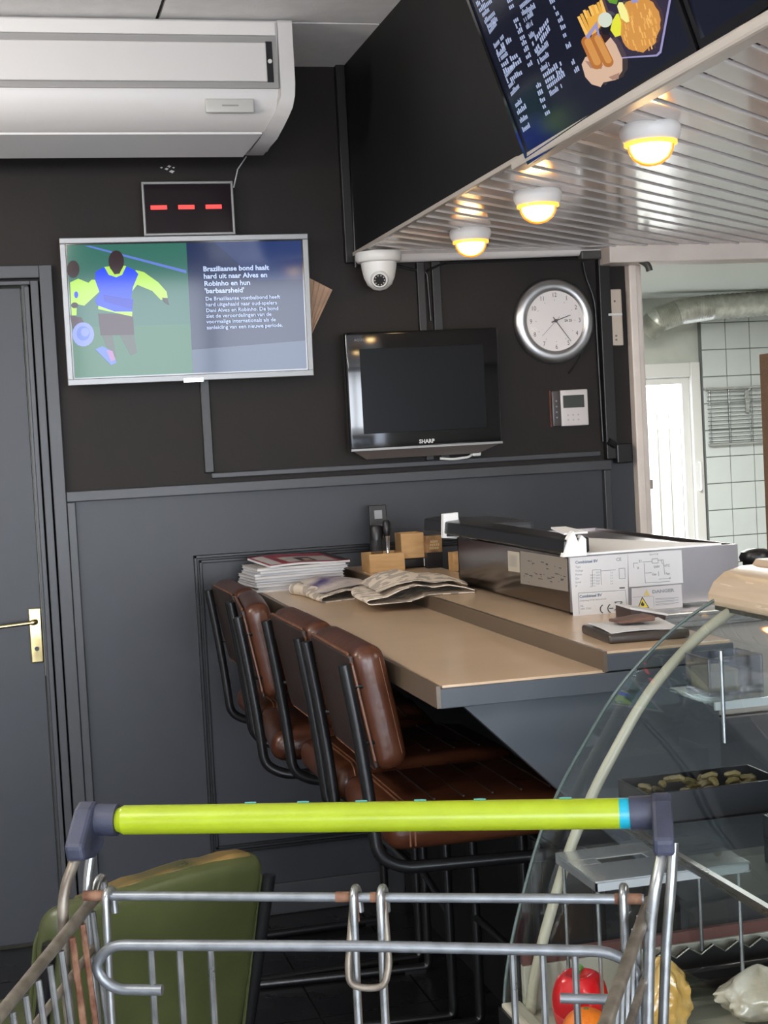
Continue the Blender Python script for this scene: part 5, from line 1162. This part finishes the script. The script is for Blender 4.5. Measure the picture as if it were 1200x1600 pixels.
# pepper, orange, bags
pp_ = thing('bell_pepper', 'glossy red bell pepper in the case beside the orange', 'pepper', (.772, 2.055, .6))
pmb = MB(); N = 40; Mv = 20; vs = []; fs = []
for j in range(Mv+1):
    t = j/Mv*PI
    for i in range(N):
        a = 2*PI*i/N; r = .040*(math.sin(t)**.75)*(1+.10*abs(math.cos(a*2))-.05)*(1-.12*(t/PI)); h = .042*math.cos(t)*1.08-(.012*math.exp(-(t/.35)**2))
        vs.append((.774+1.08*r*math.cos(a), 2.055+1.08*r*math.sin(a), .652+1.2*h))
for j in range(Mv):
    for i in range(N): fs.append((j*N+i, (j+1)*N+i, (j+1)*N+(i+1) % N, j*N+(i+1) % N))
pmb.add(vs, fs, pm('red_pepper_skin', (.62, .008, .012), .18, coat=.4)); pmb.build('flesh', pp_, smooth=80)
MB().tube([(.775, 2.06, .680), (.777, 2.066, .696), (.784, 2.073, .700)], [.006, .004, .005], pm('pepper_stem', (.1, .22, .04), .5), 8).build('stem', pp_, smooth=True)
orr = thing('orange', 'orange lying in front of the red pepper', 'orange', (.748, 1.965, .613))
om = MB(); pr = [(.036*math.sin(PI*k/18), .034-.034*math.cos(PI*k/18)) for k in range(19)]
om.lathe(pr, (.748, 1.965, .613), pm('orange_peel', (.85, .20, .015), .35, var=.06, bump=.6, bscale=260), 32); om.build('peel', orr, smooth=80)
MB().lathe([(0, .0695), (.003, .069), (.004, .0675)], (.748, 1.965, .613), pm('orange_calyx', (.12, .15, .03), .6), 8).build('calyx', orr)
def bag(name, lab, c, s, mat, seed, tap=.45):
    rnd = random.Random(seed); ph = [rnd.uniform(0, 6) for _ in range(6)]
    mb = MB(); N, Mv = 44, 26; vs = []; fs = []
    for j in range(Mv+1):
        t = j/Mv
        for i in range(N):
            a = 2*PI*i/N; prof_ = (math.sin(PI*min(1, t*1.02+.02))**.55)*(1-tap*t)
            nz_ = noise.noise(Vector((math.cos(a)*2.2, math.sin(a)*2.2, t*3+seed)))+.5*noise.noise(Vector((math.cos(a)*6, math.sin(a)*6, t*8+seed)))
            cr = 1+.32*nz_+.04*math.sin(a*5+ph[0]+t*4)+.03*math.sin(a*17+t*23+ph[2])
            vs.append((c[0]+s[0]*prof_*cr*math.cos(a), c[1]+s[1]*prof_*cr*math.sin(a), c[2]+s[2]*t*(1+.05*math.sin(a*3+ph[3]))))
    for j in range(Mv):
        for i in range(N): fs.append((j*N+i, j*N+(i+1) % N, (j+1)*N+(i+1) % N, (j+1)*N+i))
    mb.add(vs, fs, mat); o = mb.build(name, None, origin=c, smooth=70); return o
tag(bag('plastic_bag', '', (.895, 2.03, .60), (.052, .045, .115), pm('golden_bag_film', (.50, .27, .05), .2, col2=(.60, .40, .14), scale=22, coat=.8, bump=1., bscale=60), 4), 'golden crinkled plastic bag of food behind the trolley side', 'bag')
tag(bag('plastic_bag', '', (1.045, 2.02, .60), (.066, .045, .085), pm('pale_bag_film', (.42, .36, .26), .25, col2=(.5, .46, .38), scale=22, coat=.8, bump=1., bscale=60), 8, .15), 'pale beige crinkled plastic bag at the lower right corner', 'bag')
fx = heap('dark_greens', 'dark leafy stuff lying around the bags on the deck', 'greens', .86, 1.12, 1.84, 1.93, .60, .02, pm('dark_leaf', (.06, .05, .03), .4, var=.4, scale=40), 70, .012)
dv = B(.93, 1.42, 1.80, 1.804, .60, .655, glass('acrylic', (.9, .88, .84), 1.5, .03, .05)).build('divider', None, origin=(1.1, 1.8, .6)); tag(dv, 'low clear acrylic divider in front of the bags', 'divider')
